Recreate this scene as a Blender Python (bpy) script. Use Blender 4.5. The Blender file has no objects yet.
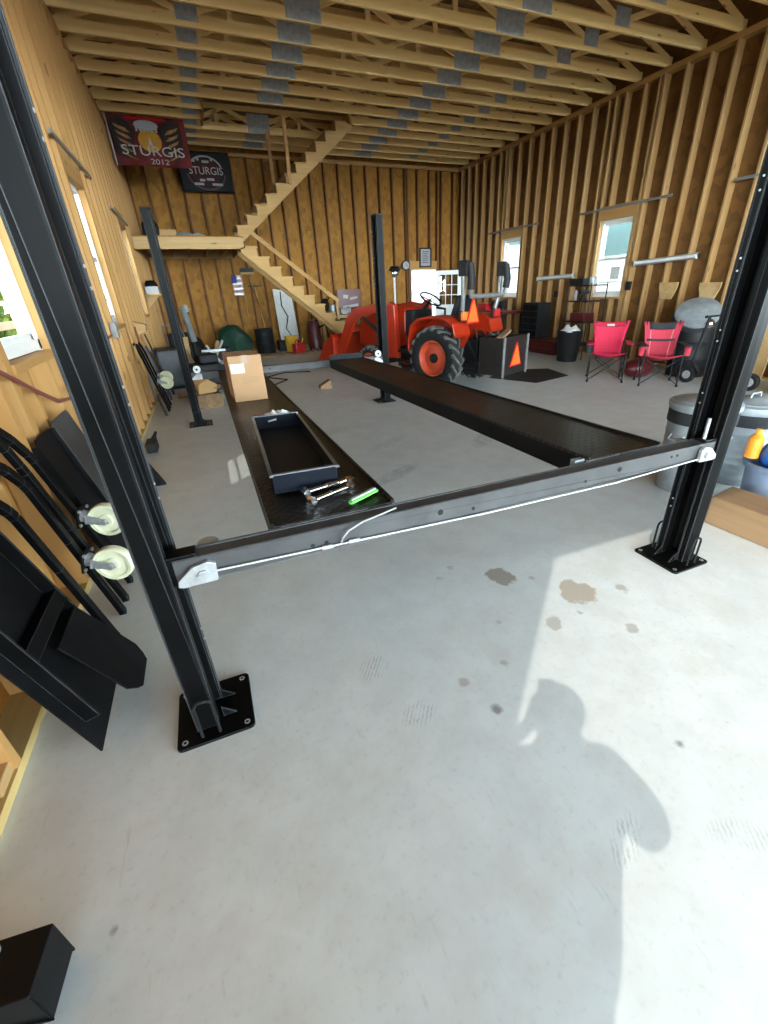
import bpy, bmesh, math, random
from mathutils import Vector, Matrix
random.seed(7)
PI = math.pi
S = bpy.context.scene
COL = S.collection
R = math.radians

# ------------------------------------------------------------------ mesh builder
class MB:
    def __init__(s): s.v = []; s.f = []; s.g = []
    def add(s, vs, fs, M=None):
        n = len(s.v); s.g.append((n, len(s.f)))
        for p in vs:
            p = Vector(p)
            s.v.append(M @ p if M else p)
        s.f += [[i + n for i in f] for f in fs]
        return s
    def box(s, a, b, M=None):
        x0, y0, z0 = a; x1, y1, z1 = b
        x0, x1 = min(x0, x1), max(x0, x1); y0, y1 = min(y0, y1), max(y0, y1); z0, z1 = min(z0, z1), max(z0, z1)
        return s.add([(x0,y0,z0),(x1,y0,z0),(x1,y1,z0),(x0,y1,z0),(x0,y0,z1),(x1,y0,z1),(x1,y1,z1),(x0,y1,z1)],
                     [(0,3,2,1),(4,5,6,7),(0,1,5,4),(1,2,6,5),(2,3,7,6),(3,0,4,7)], M)
    def cbox(s, c, d, M=None):
        return s.box([c[i]-d[i]/2 for i in range(3)], [c[i]+d[i]/2 for i in range(3)], M)
    def bar(s, p, q, w, h, up=(0,0,1)):
        """rectangular bar from p to q, w across, h along up"""
        p, q = Vector(p), Vector(q); d = (q-p).normalized(); up = Vector(up)
        if abs(d.dot(up)) > .98: up = Vector((1,0,0))
        r = d.cross(up).normalized(); u = r.cross(d).normalized()
        vs = []
        for c in (p, q):
            for a, b in ((-1,-1),(1,-1),(1,1),(-1,1)): vs.append(c + r*a*w/2 + u*b*h/2)
        return s.add(vs, [(0,1,2,3),(7,6,5,4),(0,4,5,1),(1,5,6,2),(2,6,7,3),(3,7,4,0)])
    def prism(s, pts, ext, M=None):
        n = len(pts); ext = Vector(ext)
        vs = [Vector(p) for p in pts] + [Vector(p)+ext for p in pts]
        fs = [tuple(range(n))[::-1], tuple(range(n, 2*n))] + [(i, (i+1) % n, n+(i+1) % n, n+i) for i in range(n)]
        return s.add(vs, fs, M)
    def tube(s, path, r, n=8, cap=True):
        P = [Vector(p) for p in path]; rs = r if isinstance(r, (list, tuple)) else [r]*len(P)
        vs = []; fs = []; prev = None
        for i, p in enumerate(P):
            d = (P[min(i+1, len(P)-1)] - P[max(i-1, 0)])
            d = d.normalized() if d.length > 1e-9 else Vector((0,0,1))
            if prev is None:
                a = Vector((0,0,1)) if abs(d.z) < .9 else Vector((1,0,0)); u = d.cross(a).normalized()
            else:
                u = prev - d*prev.dot(d); u = u.normalized() if u.length > 1e-6 else d.orthogonal().normalized()
            prev = u; w = d.cross(u)
            for k in range(n):
                t = 2*PI*k/n; vs.append(p + (u*math.cos(t) + w*math.sin(t))*rs[i])
        for i in range(len(P)-1):
            for k in range(n):
                fs.append((i*n+k, i*n+(k+1) % n, (i+1)*n+(k+1) % n, (i+1)*n+k))
        if cap: fs += [tuple(range(n))[::-1], tuple(range((len(P)-1)*n, len(P)*n))]
        return s.add(vs, fs)
    def cyl(s, p, q, r, n=20, r2=None): return s.tube([p, q], [r, r if r2 is None else r2], n)
    def lathe(s, prof, n=28, M=None, close=False):
        vs = []; fs = []; m = len(prof)
        for k in range(n):
            t = 2*PI*k/n
            for r, z in prof: vs.append((r*math.cos(t), r*math.sin(t), z))
        for k in range(n):
            k2 = (k+1) % n
            for i in range(m if close else m-1):
                j = (i+1) % m
                fs.append((k*m+i, k2*m+i, k2*m+j, k*m+j))
        if not close:
            if prof[0][0] > 1e-6: fs.append(tuple(k*m for k in range(n))[::-1])
            if prof[-1][0] > 1e-6: fs.append(tuple(k*m+m-1 for k in range(n)))
        return s.add(vs, fs, M)
    def ball(s, c, r, n=14, M=None):
        rr = r if isinstance(r, (tuple, list)) else (r, r, r); vs = []; fs = []; h = n//2
        for i in range(h+1):
            a = PI*i/h
            for k in range(n):
                t = 2*PI*k/n
                vs.append((c[0]+rr[0]*math.sin(a)*math.cos(t), c[1]+rr[1]*math.sin(a)*math.sin(t), c[2]+rr[2]*math.cos(a)))
        for i in range(h):
            for k in range(n): fs.append((i*n+k, (i+1)*n+k, (i+1)*n+(k+1) % n, i*n+(k+1) % n))
        return s.add(vs, fs, M)
    def each(s, name, m, parent=None, **k):
        """one object for every shape that was added"""
        out = []; G = s.g + [(len(s.v), len(s.f))]
        for (v0, f0), (v1, f1) in zip(G, G[1:]):
            q = MB(); q.v = s.v[v0:v1]; q.f = [[i-v0 for i in f] for f in s.f[f0:f1]]
            out.append(q.build(name, m, parent, **k))
        return out
    def build(s, name, m, parent=None, bevel=0, smooth=False, solid=0, loc=None, seg=2, sub=0):
        me = bpy.data.meshes.new(name)
        bm = bmesh.new()
        vv = [bm.verts.new(p) for p in s.v]
        for f in s.f:
            try: bm.faces.new([vv[i] for i in f])
            except ValueError: pass
        bmesh.ops.remove_doubles(bm, verts=bm.verts, dist=1e-5)
        bmesh.ops.recalc_face_normals(bm, faces=bm.faces)
        bm.to_mesh(me); bm.free()
        o = bpy.data.objects.new(name, me); COL.objects.link(o)
        me.materials.append(m)
        if parent: o.parent = parent
        if loc: o.location = loc
        if solid:
            d = o.modifiers.new('solid', 'SOLIDIFY'); d.thickness = solid; d.offset = 0
        if bevel:
            d = o.modifiers.new('bevel', 'BEVEL'); d.width = bevel; d.segments = seg; d.limit_method = 'ANGLE'; d.angle_limit = R(40)
        if sub:
            d = o.modifiers.new('sub', 'SUBSURF'); d.levels = sub; d.render_levels = sub
        if smooth:
            for p in me.polygons: p.use_smooth = True
            if not sub:
                try: me.set_sharp_from_angle(angle=R(38))
                except Exception: pass
        return o

def rotM(axis, deg, at=(0,0,0)):
    at = Vector(at)
    return Matrix.Translation(at) @ Matrix.Rotation(R(deg), 4, axis) @ Matrix.Translation(-at)
def tag(o, label, cat, group=None, kind=None):
    o['label'] = label; o['category'] = cat
    if group: o['group'] = group
    if kind: o['kind'] = kind
    return o
def thing(name, label, cat, loc=(0,0,0), rz=0, group=None):
    o = bpy.data.objects.new(name, None); COL.objects.link(o); o.empty_display_size = .1
    o.location = loc; o.rotation_euler = (0, 0, rz)
    return tag(o, label, cat, group)
def struct(o): o['kind'] = 'structure'; return o
def copy_tree(o, parent=None):
    c = o.copy(); COL.objects.link(c)
    if parent: c.parent = parent
    for ch in list(o.children): copy_tree(ch, c)
    return c
def part_copy(o, parent, loc=None, rot=None, sc=None):
    c = o.copy(); COL.objects.link(c); c.parent = parent
    if loc is not None: c.location = loc
    if rot is not None: c.rotation_euler = rot
    if sc is not None: c.scale = sc
    return c
def lettering(txt, size, m, parent, loc, rot, depth=.002, name='lettering', sx=1.0):
    cu = bpy.data.curves.new('t', 'FONT'); cu.body = txt; cu.size = size; cu.extrude = depth
    cu.align_x = 'CENTER'; cu.align_y = 'CENTER'
    t = bpy.data.objects.new('t', cu); COL.objects.link(t)
    dg = bpy.context.evaluated_depsgraph_get(); dg.update()
    me = bpy.data.meshes.new_from_object(t.evaluated_get(dg))
    bpy.data.objects.remove(t)
    o = bpy.data.objects.new(name, me); COL.objects.link(o); me.materials.clear(); me.materials.append(m)
    o.parent = parent; o.location = loc; o.rotation_euler = rot; o.scale = (sx, 1, 1)
    return o

# ------------------------------------------------------------------ materials
def base(name):
    m = bpy.data.materials.new(name); m.use_nodes = True
    nt = m.node_tree; b = nt.nodes['Principled BSDF']
    return m, nt, b
def N(nt, t, **k):
    n = nt.nodes.new(t)
    for a, v in k.items(): setattr(n, a, v)
    return n
def math_(nt, op, a, b=None, c=None, clamp=False):
    n = nt.nodes.new('ShaderNodeMath'); n.operation = op; n.use_clamp = clamp
    for i, x in enumerate((a, b, c)):
        if x is None: continue
        if isinstance(x, (int, float)): n.inputs[i].default_value = x
        else: nt.links.new(x, n.inputs[i])
    return n.outputs[0]
def mixc(nt, fac, a, b, mode='MIX'):
    n = nt.nodes.new('ShaderNodeMix'); n.data_type = 'RGBA'; n.blend_type = mode
    for s_, x in ((n.inputs[0], fac), (n.inputs[6], a), (n.inputs[7], b)):
        if isinstance(x, (int, float)): s_.default_value = x
        elif isinstance(x, (tuple, list)): s_.default_value = (*x[:3], 1)
        else: nt.links.new(x, s_)
    return n.outputs[2]
def objc(nt, scale=(1,1,1), rot=(0,0,0)):
    tc = N(nt, 'ShaderNodeTexCoord'); mp = N(nt, 'ShaderNodeMapping')
    mp.inputs['Scale'].default_value = scale; mp.inputs['Rotation'].default_value = rot
    nt.links.new(tc.outputs['Object'], mp.inputs['Vector']); return mp.outputs[0]
def noise(nt, vec, scale, detail=4, rough=.55):
    n = N(nt, 'ShaderNodeTexNoise'); n.inputs['Scale'].default_value = scale
    n.inputs['Detail'].default_value = detail; n.inputs['Roughness'].default_value = rough
    if vec is not None: nt.links.new(vec, n.inputs['Vector'])
    return n.outputs[0]
def ramp(nt, fac, stops):
    n = N(nt, 'ShaderNodeValToRGB'); e = n.color_ramp.elements
    while len(e) < len(stops): e.new(.5)
    for i, (p, c) in enumerate(stops):
        e[i].position = p; e[i].color = (*c, 1) if len(c) == 3 else c
    nt.links.new(fac, n.inputs[0]); return n.outputs[0]
def bump(nt, b, h, strength=.3, dist=.01):
    n = N(nt, 'ShaderNodeBump'); n.inputs['Strength'].default_value = strength; n.inputs['Distance'].default_value = dist
    nt.links.new(h, n.inputs['Height']); nt.links.new(n.outputs[0], b.inputs['Normal'])
def plain(name, c, rough=.5, metal=0, var=.12, scale=18, bmp=0, coat=0, spec=None):
    m, nt, b = base(name)
    v = objc(nt); nz = noise(nt, v, scale)
    lo = [x*(1-var) for x in c]; hi = [min(1, x*(1+var)) for x in c]
    nt.links.new(ramp(nt, nz, [(.3, lo), (.7, hi)]), b.inputs['Base Color'])
    b.inputs['Roughness'].default_value = rough; b.inputs['Metallic'].default_value = metal
    if coat: b.inputs['Coat Weight'].default_value = coat
    if spec is not None: b.inputs['Specular IOR Level'].default_value = spec
    if bmp: bump(nt, b, noise(nt, v, scale*4), bmp, .004)
    return m
def wood(name, c, axis='z', knots=True, rough=.7, var=.22):
    m, nt, b = base(name)
    sc = {'x': (.7,14,14), 'y': (14,.7,14), 'z': (14,14,.7)}[axis]
    g = noise(nt, objc(nt, sc), 1.6, 6, .6)
    big = noise(nt, objc(nt, tuple(.35*x for x in sc)), .9, 2)
    info = N(nt, 'ShaderNodeObjectInfo')
    col = ramp(nt, g, [(.25, [x*(1-var) for x in c]), (.5, c), (.75, [min(1, x*(1+var*.6)) for x in c])])
    col = mixc(nt, math_(nt, 'MULTIPLY', ramp(nt, big, [(.35, (0,0,0)), (.7, (1,1,1))]), .75), col, [c[0]*.72, c[1]*.58, c[2]*.42])
    col = mixc(nt, math_(nt, 'MULTIPLY', info.outputs['Random'], .6), col, [c[0]*.82, c[1]*.72, c[2]*.55])
    if knots:
        ks = tuple(x*.33 if x > 1 else x*2.2 for x in sc)
        vo = N(nt, 'ShaderNodeTexVoronoi'); vo.inputs['Scale'].default_value = 1.3
        nt.links.new(objc(nt, ks), vo.inputs['Vector'])
        k = math_(nt, 'LESS_THAN', vo.outputs['Distance'], .11)
        col = mixc(nt, math_(nt, 'MULTIPLY', k, .75), col, [c[0]*.38, c[1]*.27, c[2]*.2])
    nt.links.new(col, b.inputs['Base Color']); b.inputs['Roughness'].default_value = rough
    bump(nt, b, g, .15, .002)
    return m
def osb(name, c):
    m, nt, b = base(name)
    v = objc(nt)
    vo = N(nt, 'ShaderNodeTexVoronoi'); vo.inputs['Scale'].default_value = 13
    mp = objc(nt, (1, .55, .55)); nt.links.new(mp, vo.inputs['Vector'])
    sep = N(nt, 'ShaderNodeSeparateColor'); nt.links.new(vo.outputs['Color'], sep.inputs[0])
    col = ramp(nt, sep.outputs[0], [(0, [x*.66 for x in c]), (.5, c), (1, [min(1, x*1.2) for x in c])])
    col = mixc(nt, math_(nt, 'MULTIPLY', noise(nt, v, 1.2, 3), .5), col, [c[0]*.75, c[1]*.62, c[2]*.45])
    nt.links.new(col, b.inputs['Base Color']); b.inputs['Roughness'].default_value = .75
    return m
def tread(name, c=(.008,.007,.0065)):
    m, nt, b = base(name)
    v = objc(nt, (30, 30, 30), (0, 0, R(45)))
    sp = N(nt, 'ShaderNodeSeparateXYZ'); nt.links.new(v, sp.inputs[0])
    u = math_(nt, 'SUBTRACT', math_(nt, 'FRACT', sp.outputs[0]), .5); w = math_(nt, 'SUBTRACT', math_(nt, 'FRACT', sp.outputs[1]), .5)
    par = math_(nt, 'MODULO', math_(nt, 'ABSOLUTE', math_(nt, 'ADD', math_(nt, 'FLOOR', sp.outputs[0]), math_(nt, 'FLOOR', sp.outputs[1]))), 2)
    def ell(a, c_): return math_(nt, 'ADD', math_(nt, 'POWER', math_(nt, 'DIVIDE', math_(nt, 'ABSOLUTE', a), .48), 2), math_(nt, 'POWER', math_(nt, 'DIVIDE', math_(nt, 'ABSOLUTE', c_), .17), 2))
    e1 = ell(u, w); e2 = ell(w, u)
    e = math_(nt, 'ADD', math_(nt, 'MULTIPLY', e1, math_(nt, 'SUBTRACT', 1, par)), math_(nt, 'MULTIPLY', e2, par))
    h = math_(nt, 'SUBTRACT', 1, e, None, True)
    nz = noise(nt, objc(nt), 3, 4)
    col = mixc(nt, math_(nt, 'MULTIPLY', nz, .5), c, (.014, .010, .008)); b.inputs['Specular IOR Level'].default_value = .3
    nt.links.new(col, b.inputs['Base Color'])
    nt.links.new(math_(nt, 'ADD', math_(nt, 'MULTIPLY', nz, .15), .30), b.inputs['Roughness'])
    bump(nt, b, h, .9, .004)
    return m
def concrete():
    m, nt, b = base('concrete')
    v = objc(nt)
    n1 = noise(nt, v, .7, 6, .6); n2 = noise(nt, v, 5, 6, .65); n3 = noise(nt, v, 40, 4, .6)
    n4 = noise(nt, objc(nt, (1, 1, 1), (0, 0, .7)), 2.2, 8, .7)
    col = ramp(nt, n1, [(.3, (.68,.735,.74)), (.5, (.73,.785,.785)), (.7, (.78,.83,.825))])
    col = mixc(nt, math_(nt, 'MULTIPLY', ramp(nt, n2, [(.35, (1,1,1)), (.6, (0,0,0))]), .34), col, (.55,.57,.56))
    col = mixc(nt, math_(nt, 'MULTIPLY', ramp(nt, n4, [(.50, (0,0,0)), (.72, (1,1,1))]), .38), col, (.60,.57,.50))
    col = mixc(nt, math_(nt, 'MULTIPLY', ramp(nt, n3, [(.30, (1,1,1)), (.42, (0,0,0))]), .2), col, (.45,.45,.44))
    # fine streaks of trowel and drag marks
    st = noise(nt, objc(nt, (24, 3, 1), (0, 0, R(-38))), 1.4, 5, .7)
    col = mixc(nt, math_(nt, 'MULTIPLY', ramp(nt, st, [(.62, (0,0,0)), (.74, (1,1,1))]), .36), col, (.36,.355,.33))
    # spills: irregular stains at their own places
    sp = N(nt, 'ShaderNodeSeparateXYZ'); nt.links.new(v, sp.inputs[0])
    wob = math_(nt, 'MULTIPLY', math_(nt, 'SUBTRACT', noise(nt, v, 7, 5, .65), .5), .20)
    wob2 = math_(nt, 'MULTIPLY', math_(nt, 'SUBTRACT', noise(nt, v, 22, 3, .6), .5), .035)
    def spot(x, y, r, colr, amt, sx=1., w=wob):
        nonlocal col
        dx = math_(nt, 'DIVIDE', math_(nt, 'SUBTRACT', sp.outputs[0], x), sx); dy = math_(nt, 'SUBTRACT', sp.outputs[1], y)
        d = math_(nt, 'SQRT', math_(nt, 'ADD', math_(nt, 'MULTIPLY', dx, dx), math_(nt, 'MULTIPLY', dy, dy)))
        d = math_(nt, 'ADD', d, w)
        f_ = math_(nt, 'MULTIPLY', math_(nt, 'DIVIDE', math_(nt, 'SUBTRACT', r, d), .015, None, True), amt, None, True)
        col = mixc(nt, f_, col, colr)
    br = (.27,.225,.17)
    for a in [(1.56,.26,.085,br,.75), (1.86,-.03,.105,(.40,.335,.25),.75), (1.72,.19,.02,br,.5), (1.56,-.16,.045,(.36,.33,.28),.6), (1.75,-.17,.018,br,.5),
              (2.10,-.10,.035,(.35,.31,.25),.6), (1.88,-.36,.032,(.33,.31,.27),.55), (1.23,.42,.03,(.4,.37,.33),.5), (1.34,.50,.02,br,.4)]:
        spot(*a)
    for a in [(1.03,-.47,.030,(.22,.21,.20),.8,1,wob2), (1.55,-.87,.020,(.2,.2,.2),.8,1,wob2), (.98,-.30,.03,(.40,.37,.33),.6,1,wob2), (1.2,-.28,.025,(.38,.36,.33),.6,1,wob2),
              (1.33,-.05,.02,(.42,.41,.38),.5,1,wob2), (-.28,-.62,.012,(.2,.19,.18),.8,1,wob2)]:
        spot(*a)
    # tyre scuffs with a tread pattern
    wv = N(nt, 'ShaderNodeTexWave'); wv.inputs['Scale'].default_value = 21; wv.inputs['Distortion'].default_value = 3.5; wv.inputs['Detail'].default_value = 3; wv.inputs['Detail Scale'].default_value = 2.5
    nt.links.new(objc(nt, (1, 1, 1), (0, 0, R(35))), wv.inputs['Vector'])
    tw = ramp(nt, wv.outputs[1], [(.55, (0,0,0)), (.75, (1,1,1))])
    tw = math_(nt, 'MULTIPLY', tw, ramp(nt, noise(nt, v, 16, 5, .7), [(.38, (0,0,0)), (.55, (1,1,1))]))
    def scuff(x, y, rx, ry, rot, amt):
        nonlocal col
        c_, s_ = math.cos(rot), math.sin(rot)
        dx = math_(nt, 'SUBTRACT', sp.outputs[0], x); dy = math_(nt, 'SUBTRACT', sp.outputs[1], y)
        a = math_(nt, 'ADD', math_(nt, 'MULTIPLY', dx, c_/rx), math_(nt, 'MULTIPLY', dy, s_/rx))
        e = math_(nt, 'ADD', math_(nt, 'MULTIPLY', dx, -s_/ry), math_(nt, 'MULTIPLY', dy, c_/ry))
        q = math_(nt, 'SUBTRACT', 1, math_(nt, 'ADD', math_(nt, 'MULTIPLY', a, a), math_(nt, 'MULTIPLY', e, e)), None, True)
        f_ = math_(nt, 'MULTIPLY', math_(nt, 'MULTIPLY', math_(nt, 'MULTIPLY', q, 1.6, None, True), tw), amt, None, True)
        col = mixc(nt, f_, col, (.13,.125,.12))
    for a in [(1.75,1.3,.34,.11,.4,.85), (1.6,2.0,.40,.10,.5,.75), (1.9,2.9,.4,.10,.6,.35), (3.3,1.6,.55,.15,.9,.9), (3.9,2.5,.6,.16,.9,.8), (3.0,2.6,.5,.14,.7,.7),
              (.66,-.06,.09,.07,.3,.32), (.74,-.36,.09,.06,.3,.32), (1.12,-1.02,.10,.045,.5,.3), (1.45,-1.15,.12,.05,-.5,.2), (1.4,3.6,.5,.12,.3,.4)]:
        scuff(*a)
    nt.links.new(col, b.inputs['Base Color'])
    nt.links.new(math_(nt, 'ADD', math_(nt, 'MULTIPLY', n2, .25), .34), b.inputs['Roughness'])
    b.inputs['Specular IOR Level'].default_value = .45
    bump(nt, b, n3, .06, .003)
    return m

PINE = (.50,.285,.10)
M = {}
M['stud'] = wood('stud_pine', PINE, 'z'); M['stud_red'] = wood('stud_dark_red', (.17,.062,.016), 'z'); M['osb_back'] = osb('osb_yellow', (.33,.145,.012)); M['osb_shaded'] = osb('osb_shaded', (.17,.075,.014)); M['stud_shaded'] = wood('stud_shaded', (.42,.25,.105), 'z'); M['pine_x'] = wood('pine_x', PINE, 'x'); M['pine_y'] = wood('pine_y', PINE, 'y')  # right wall's weaker light is put into darker OSB and pine copies
M['truss'] = wood('truss_pine', (.88,.63,.27), 'x'); M['light_pine'] = wood('light_pine', (.50,.33,.15), 'x')
M['stair'] = wood('stair_pine', (.52,.33,.13), 'x', False)
M['osb'] = osb('osb', (.37,.145,.010)); M['deck'] = osb('osb_deck', (.22,.115,.035))
M['treated'] = wood('treated_sill', (.62,.47,.20), 'y')
M['timber'] = wood('rough_timber', (.30,.195,.11), 'y', True, .85, .45)
M['concrete'] = concrete()
M['black'] = plain('black_powder_coat', (.004,.004,.0042), .34, 0, .3, 6, spec=.05)
def edge_glints(m, r=.005, c=(.17,.18,.19)):
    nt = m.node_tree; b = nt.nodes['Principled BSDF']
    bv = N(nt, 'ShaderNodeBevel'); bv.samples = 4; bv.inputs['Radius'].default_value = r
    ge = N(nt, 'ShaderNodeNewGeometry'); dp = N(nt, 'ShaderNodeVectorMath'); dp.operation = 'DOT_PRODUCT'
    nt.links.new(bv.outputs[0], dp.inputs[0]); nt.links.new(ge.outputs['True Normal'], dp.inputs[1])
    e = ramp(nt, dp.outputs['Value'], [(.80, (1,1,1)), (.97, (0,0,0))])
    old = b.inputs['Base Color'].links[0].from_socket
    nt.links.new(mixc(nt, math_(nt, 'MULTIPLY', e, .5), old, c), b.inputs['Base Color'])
edge_glints(M['black'])  # paler edges paint the sky highlight along the bends of the black steel
M['black_soft'] = plain('black_satin', (.006,.006,.0065), .45, 0, .3, 9, spec=.12)
M['steel_dark'] = plain('dark_steel_beam', (.06,.06,.062), .40, .2, .25, 7)
M['tread'] = tread('tread_plate'); M['ramp_grey'] = plain('ramp_grey', (.045,.043,.042), .5, 0, .2, 12)
M['zinc'] = plain('zinc_plated', (.40,.41,.42), .38, .45, .15, 30)
M['galv'] = plain('galvanised', (.30,.33,.345), .45, .3, .18, 9)
M['chrome'] = plain('chrome', (.75,.75,.76), .15, 1, .05)
M['cable'] = plain('wire_rope', (.45,.45,.44), .5, .5, .2, 200)
M['nailplate'] = plain('nail_plate', (.36,.37,.375), .5, .2, .25, 14)
M['vinyl'] = plain('white_vinyl', (.80,.80,.78), .4, 0, .03)
M['white'] = plain('white_paint', (.75,.75,.73), .5, 0, .05)
M['offwhite'] = plain('offwhite', (.62,.62,.60), .5, 0, .1)
M['cream'] = plain('cream_nylon', (.74,.74,.52), .45, 0, .06)
M['orange'] = plain('tractor_orange', (.33,.018,.003), .35, 0, .15, 5, 0, .2)
M['orange_dark'] = plain('rim_orange', (.48,.065,.025), .45, 0, .15)
M['rubber'] = plain('rubber', (.014,.014,.014), .75, 0, .25, 20, .3, spec=.2)
M['lug'] = plain('worn_rubber', (.085,.085,.08), .8, 0, .35, 16, .3)
M['charcoal'] = plain('charcoal', (.012,.012,.013), .55, 0, .2, spec=.25)
M['grey_tube'] = plain('grey_tube', (.20,.20,.20), .4, .3, .15)
M['smv'] = plain('warning_orange', (.95,.13,.02), .4, 0, .03)
M['redlens'] = plain('red_lens', (.45,.02,.02), .2, 0, .05)
M['amber'] = plain('amber_lens', (.7,.17,.03), .2, 0, .05)
M['crimson'] = plain('crimson_fabric', (.50,.008,.045), .8, 0, .12, 30, .2)
M['pink'] = plain('faded_red_fabric', (.42,.022,.045), .8, 0, .12, 30, .2)
M['blackfab'] = plain('black_fabric', (.016,.017,.02), .85, 0, .15, 40, .2)
M['cardboard'] = plain('cardboard', (.36,.205,.10), .8, 0, .06, 5)
M['tape'] = plain('packing_tape', (.27,.15,.075), .35, 0, .05)
M['paper'] = plain('paper_label', (.78,.80,.84), .6, 0, .03)
M['print'] = plain('print_brown', (.30,.18,.09), .8, 0, .05)
M['green'] = plain('bright_green', (.12,.62,.08), .4, 0, .08)
M['clearish'] = plain('pale_grey_plastic', (.36,.42,.36), .25, 0, .1)
M['green_tarp'] = plain('green_tarp', (.007,.045,.028), .55, 0, .3, 7)
M['dkgreen'] = plain('dark_green_paint', (.03,.09,.015), .5, 0, .2)
M['yellow'] = plain('yellow_plastic', (.72,.42,.03), .45, 0, .1)
M['red'] = plain('red_plastic', (.50,.01,.015), .35, 0, .1)
M['dkred'] = plain('dark_red_paint', (.09,.008,.010), .35, 0, .15)
M['blue'] = plain('blue_plastic', (.02,.13,.50), .4, 0, .12)
M['slate'] = plain('slate_blue_plastic', (.17,.22,.31), .45, 0, .1)
M['navy'] = plain('navy_blue', (.03,.05,.11), .5, 0, .15)
M['orangebag'] = plain('orange_plastic', (.85,.30,.02), .4, 0, .1)
M['mint'] = plain('mint_enamel', (.34,.62,.50), .4, 0, .06)
M['hose'] = plain('red_brown_hose', (.20,.055,.045), .5, 0, .1)
M['brown'] = plain('bark_brown', (.20,.12,.06), .85, 0, .35, 14, .4)
M['flagred'] = plain('flag_red', (.13,.008,.008), .8, 0, .5, 4)
M['flagdark'] = plain('flag_dark', (.022,.012,.010), .8, 0, .4, 8)
M['flagtan'] = plain('flag_tan', (.30,.14,.045), .8, 0, .5, 10)
M['flagyel'] = plain('flag_yellow', (.50,.24,.02), .8, 0, .2, 8)
M['flagblack'] = plain('flag_black', (.010,.010,.012), .85, 0, .2)
M['flaggrey'] = plain('flag_grey_print', (.34,.33,.34), .8, 0, .2, 30)
M['flagwhite'] = plain('flag_white_print', (.42,.39,.37), .8, 0, .1)
M['flagblue'] = plain('flag_blue', (.03,.05,.25), .8, 0, .1)
M['skin'] = plain('skin', (.52,.32,.23), .55, 0, .05)
M['denim'] = plain('denim', (.06,.09,.17), .85, 0, .15)
M['shirt'] = plain('grey_shirt', (.22,.23,.25), .85, 0, .1)
M['hair'] = plain('brown_hair', (.07,.04,.02), .6, 0, .2)
M['grass'] = plain('grass', (.10,.20,.035), .9, 0, .4, 3)
M['leaf'] = plain('leaves', (.20,.34,.06), .8, 0, .5, 3)
M['gravel'] = plain('gravel_drive', (.72,.71,.66), .9, 0, .1, 8)
def siding():
    m, nt, b = base('clapboard'); v = objc(nt)
    sp = N(nt, 'ShaderNodeSeparateXYZ'); nt.links.new(v, sp.inputs[0])
    fr = math_(nt, 'FRACT', math_(nt, 'MULTIPLY', sp.outputs[2], 7))
    nt.links.new(ramp(nt, fr, [(.06, (.50,.53,.55)), (.14, (.80,.81,.80))]), b.inputs['Base Color'])
    bump(nt, b, fr, .5, .02); return m
M['siding'] = siding()
M['roof'] = plain('teal_metal_roof', (.16,.30,.29), .4, .3, .1)
def glass():
    m, nt, b = base('window_glass')
    out = nt.nodes['Material Output']
    t = N(nt, 'ShaderNodeBsdfTransparent'); g = N(nt, 'ShaderNodeBsdfGlossy'); g.inputs['Roughness'].default_value = .02
    mx = N(nt, 'ShaderNodeMixShader'); t.inputs[0].default_value = (.95,.97,.96,1)
    mx.inputs[0].default_value = .06; nt.links.new(t.outputs[0], mx.inputs[1]); nt.links.new(g.outputs[0], mx.inputs[2])
    nt.links.new(mx.outputs[0], out.inputs['Surface']); return m
M['glass'] = glass()

# ------------------------------------------------------------------ the room
XL, XR, YB, YF, CZ = -.65, 8.45, 13.1, -1.85, 4.71
D = .14        # stud depth
o = MB().box((XL-.3, YF-.25, -.15), (XR+.3, YB+.3, 0)).build('floor', M['concrete']); struct(o)
o = MB().box((-40, -60, -.25), (50, 60, -.16)).build('ground', M['gravel']); struct(o)

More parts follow.
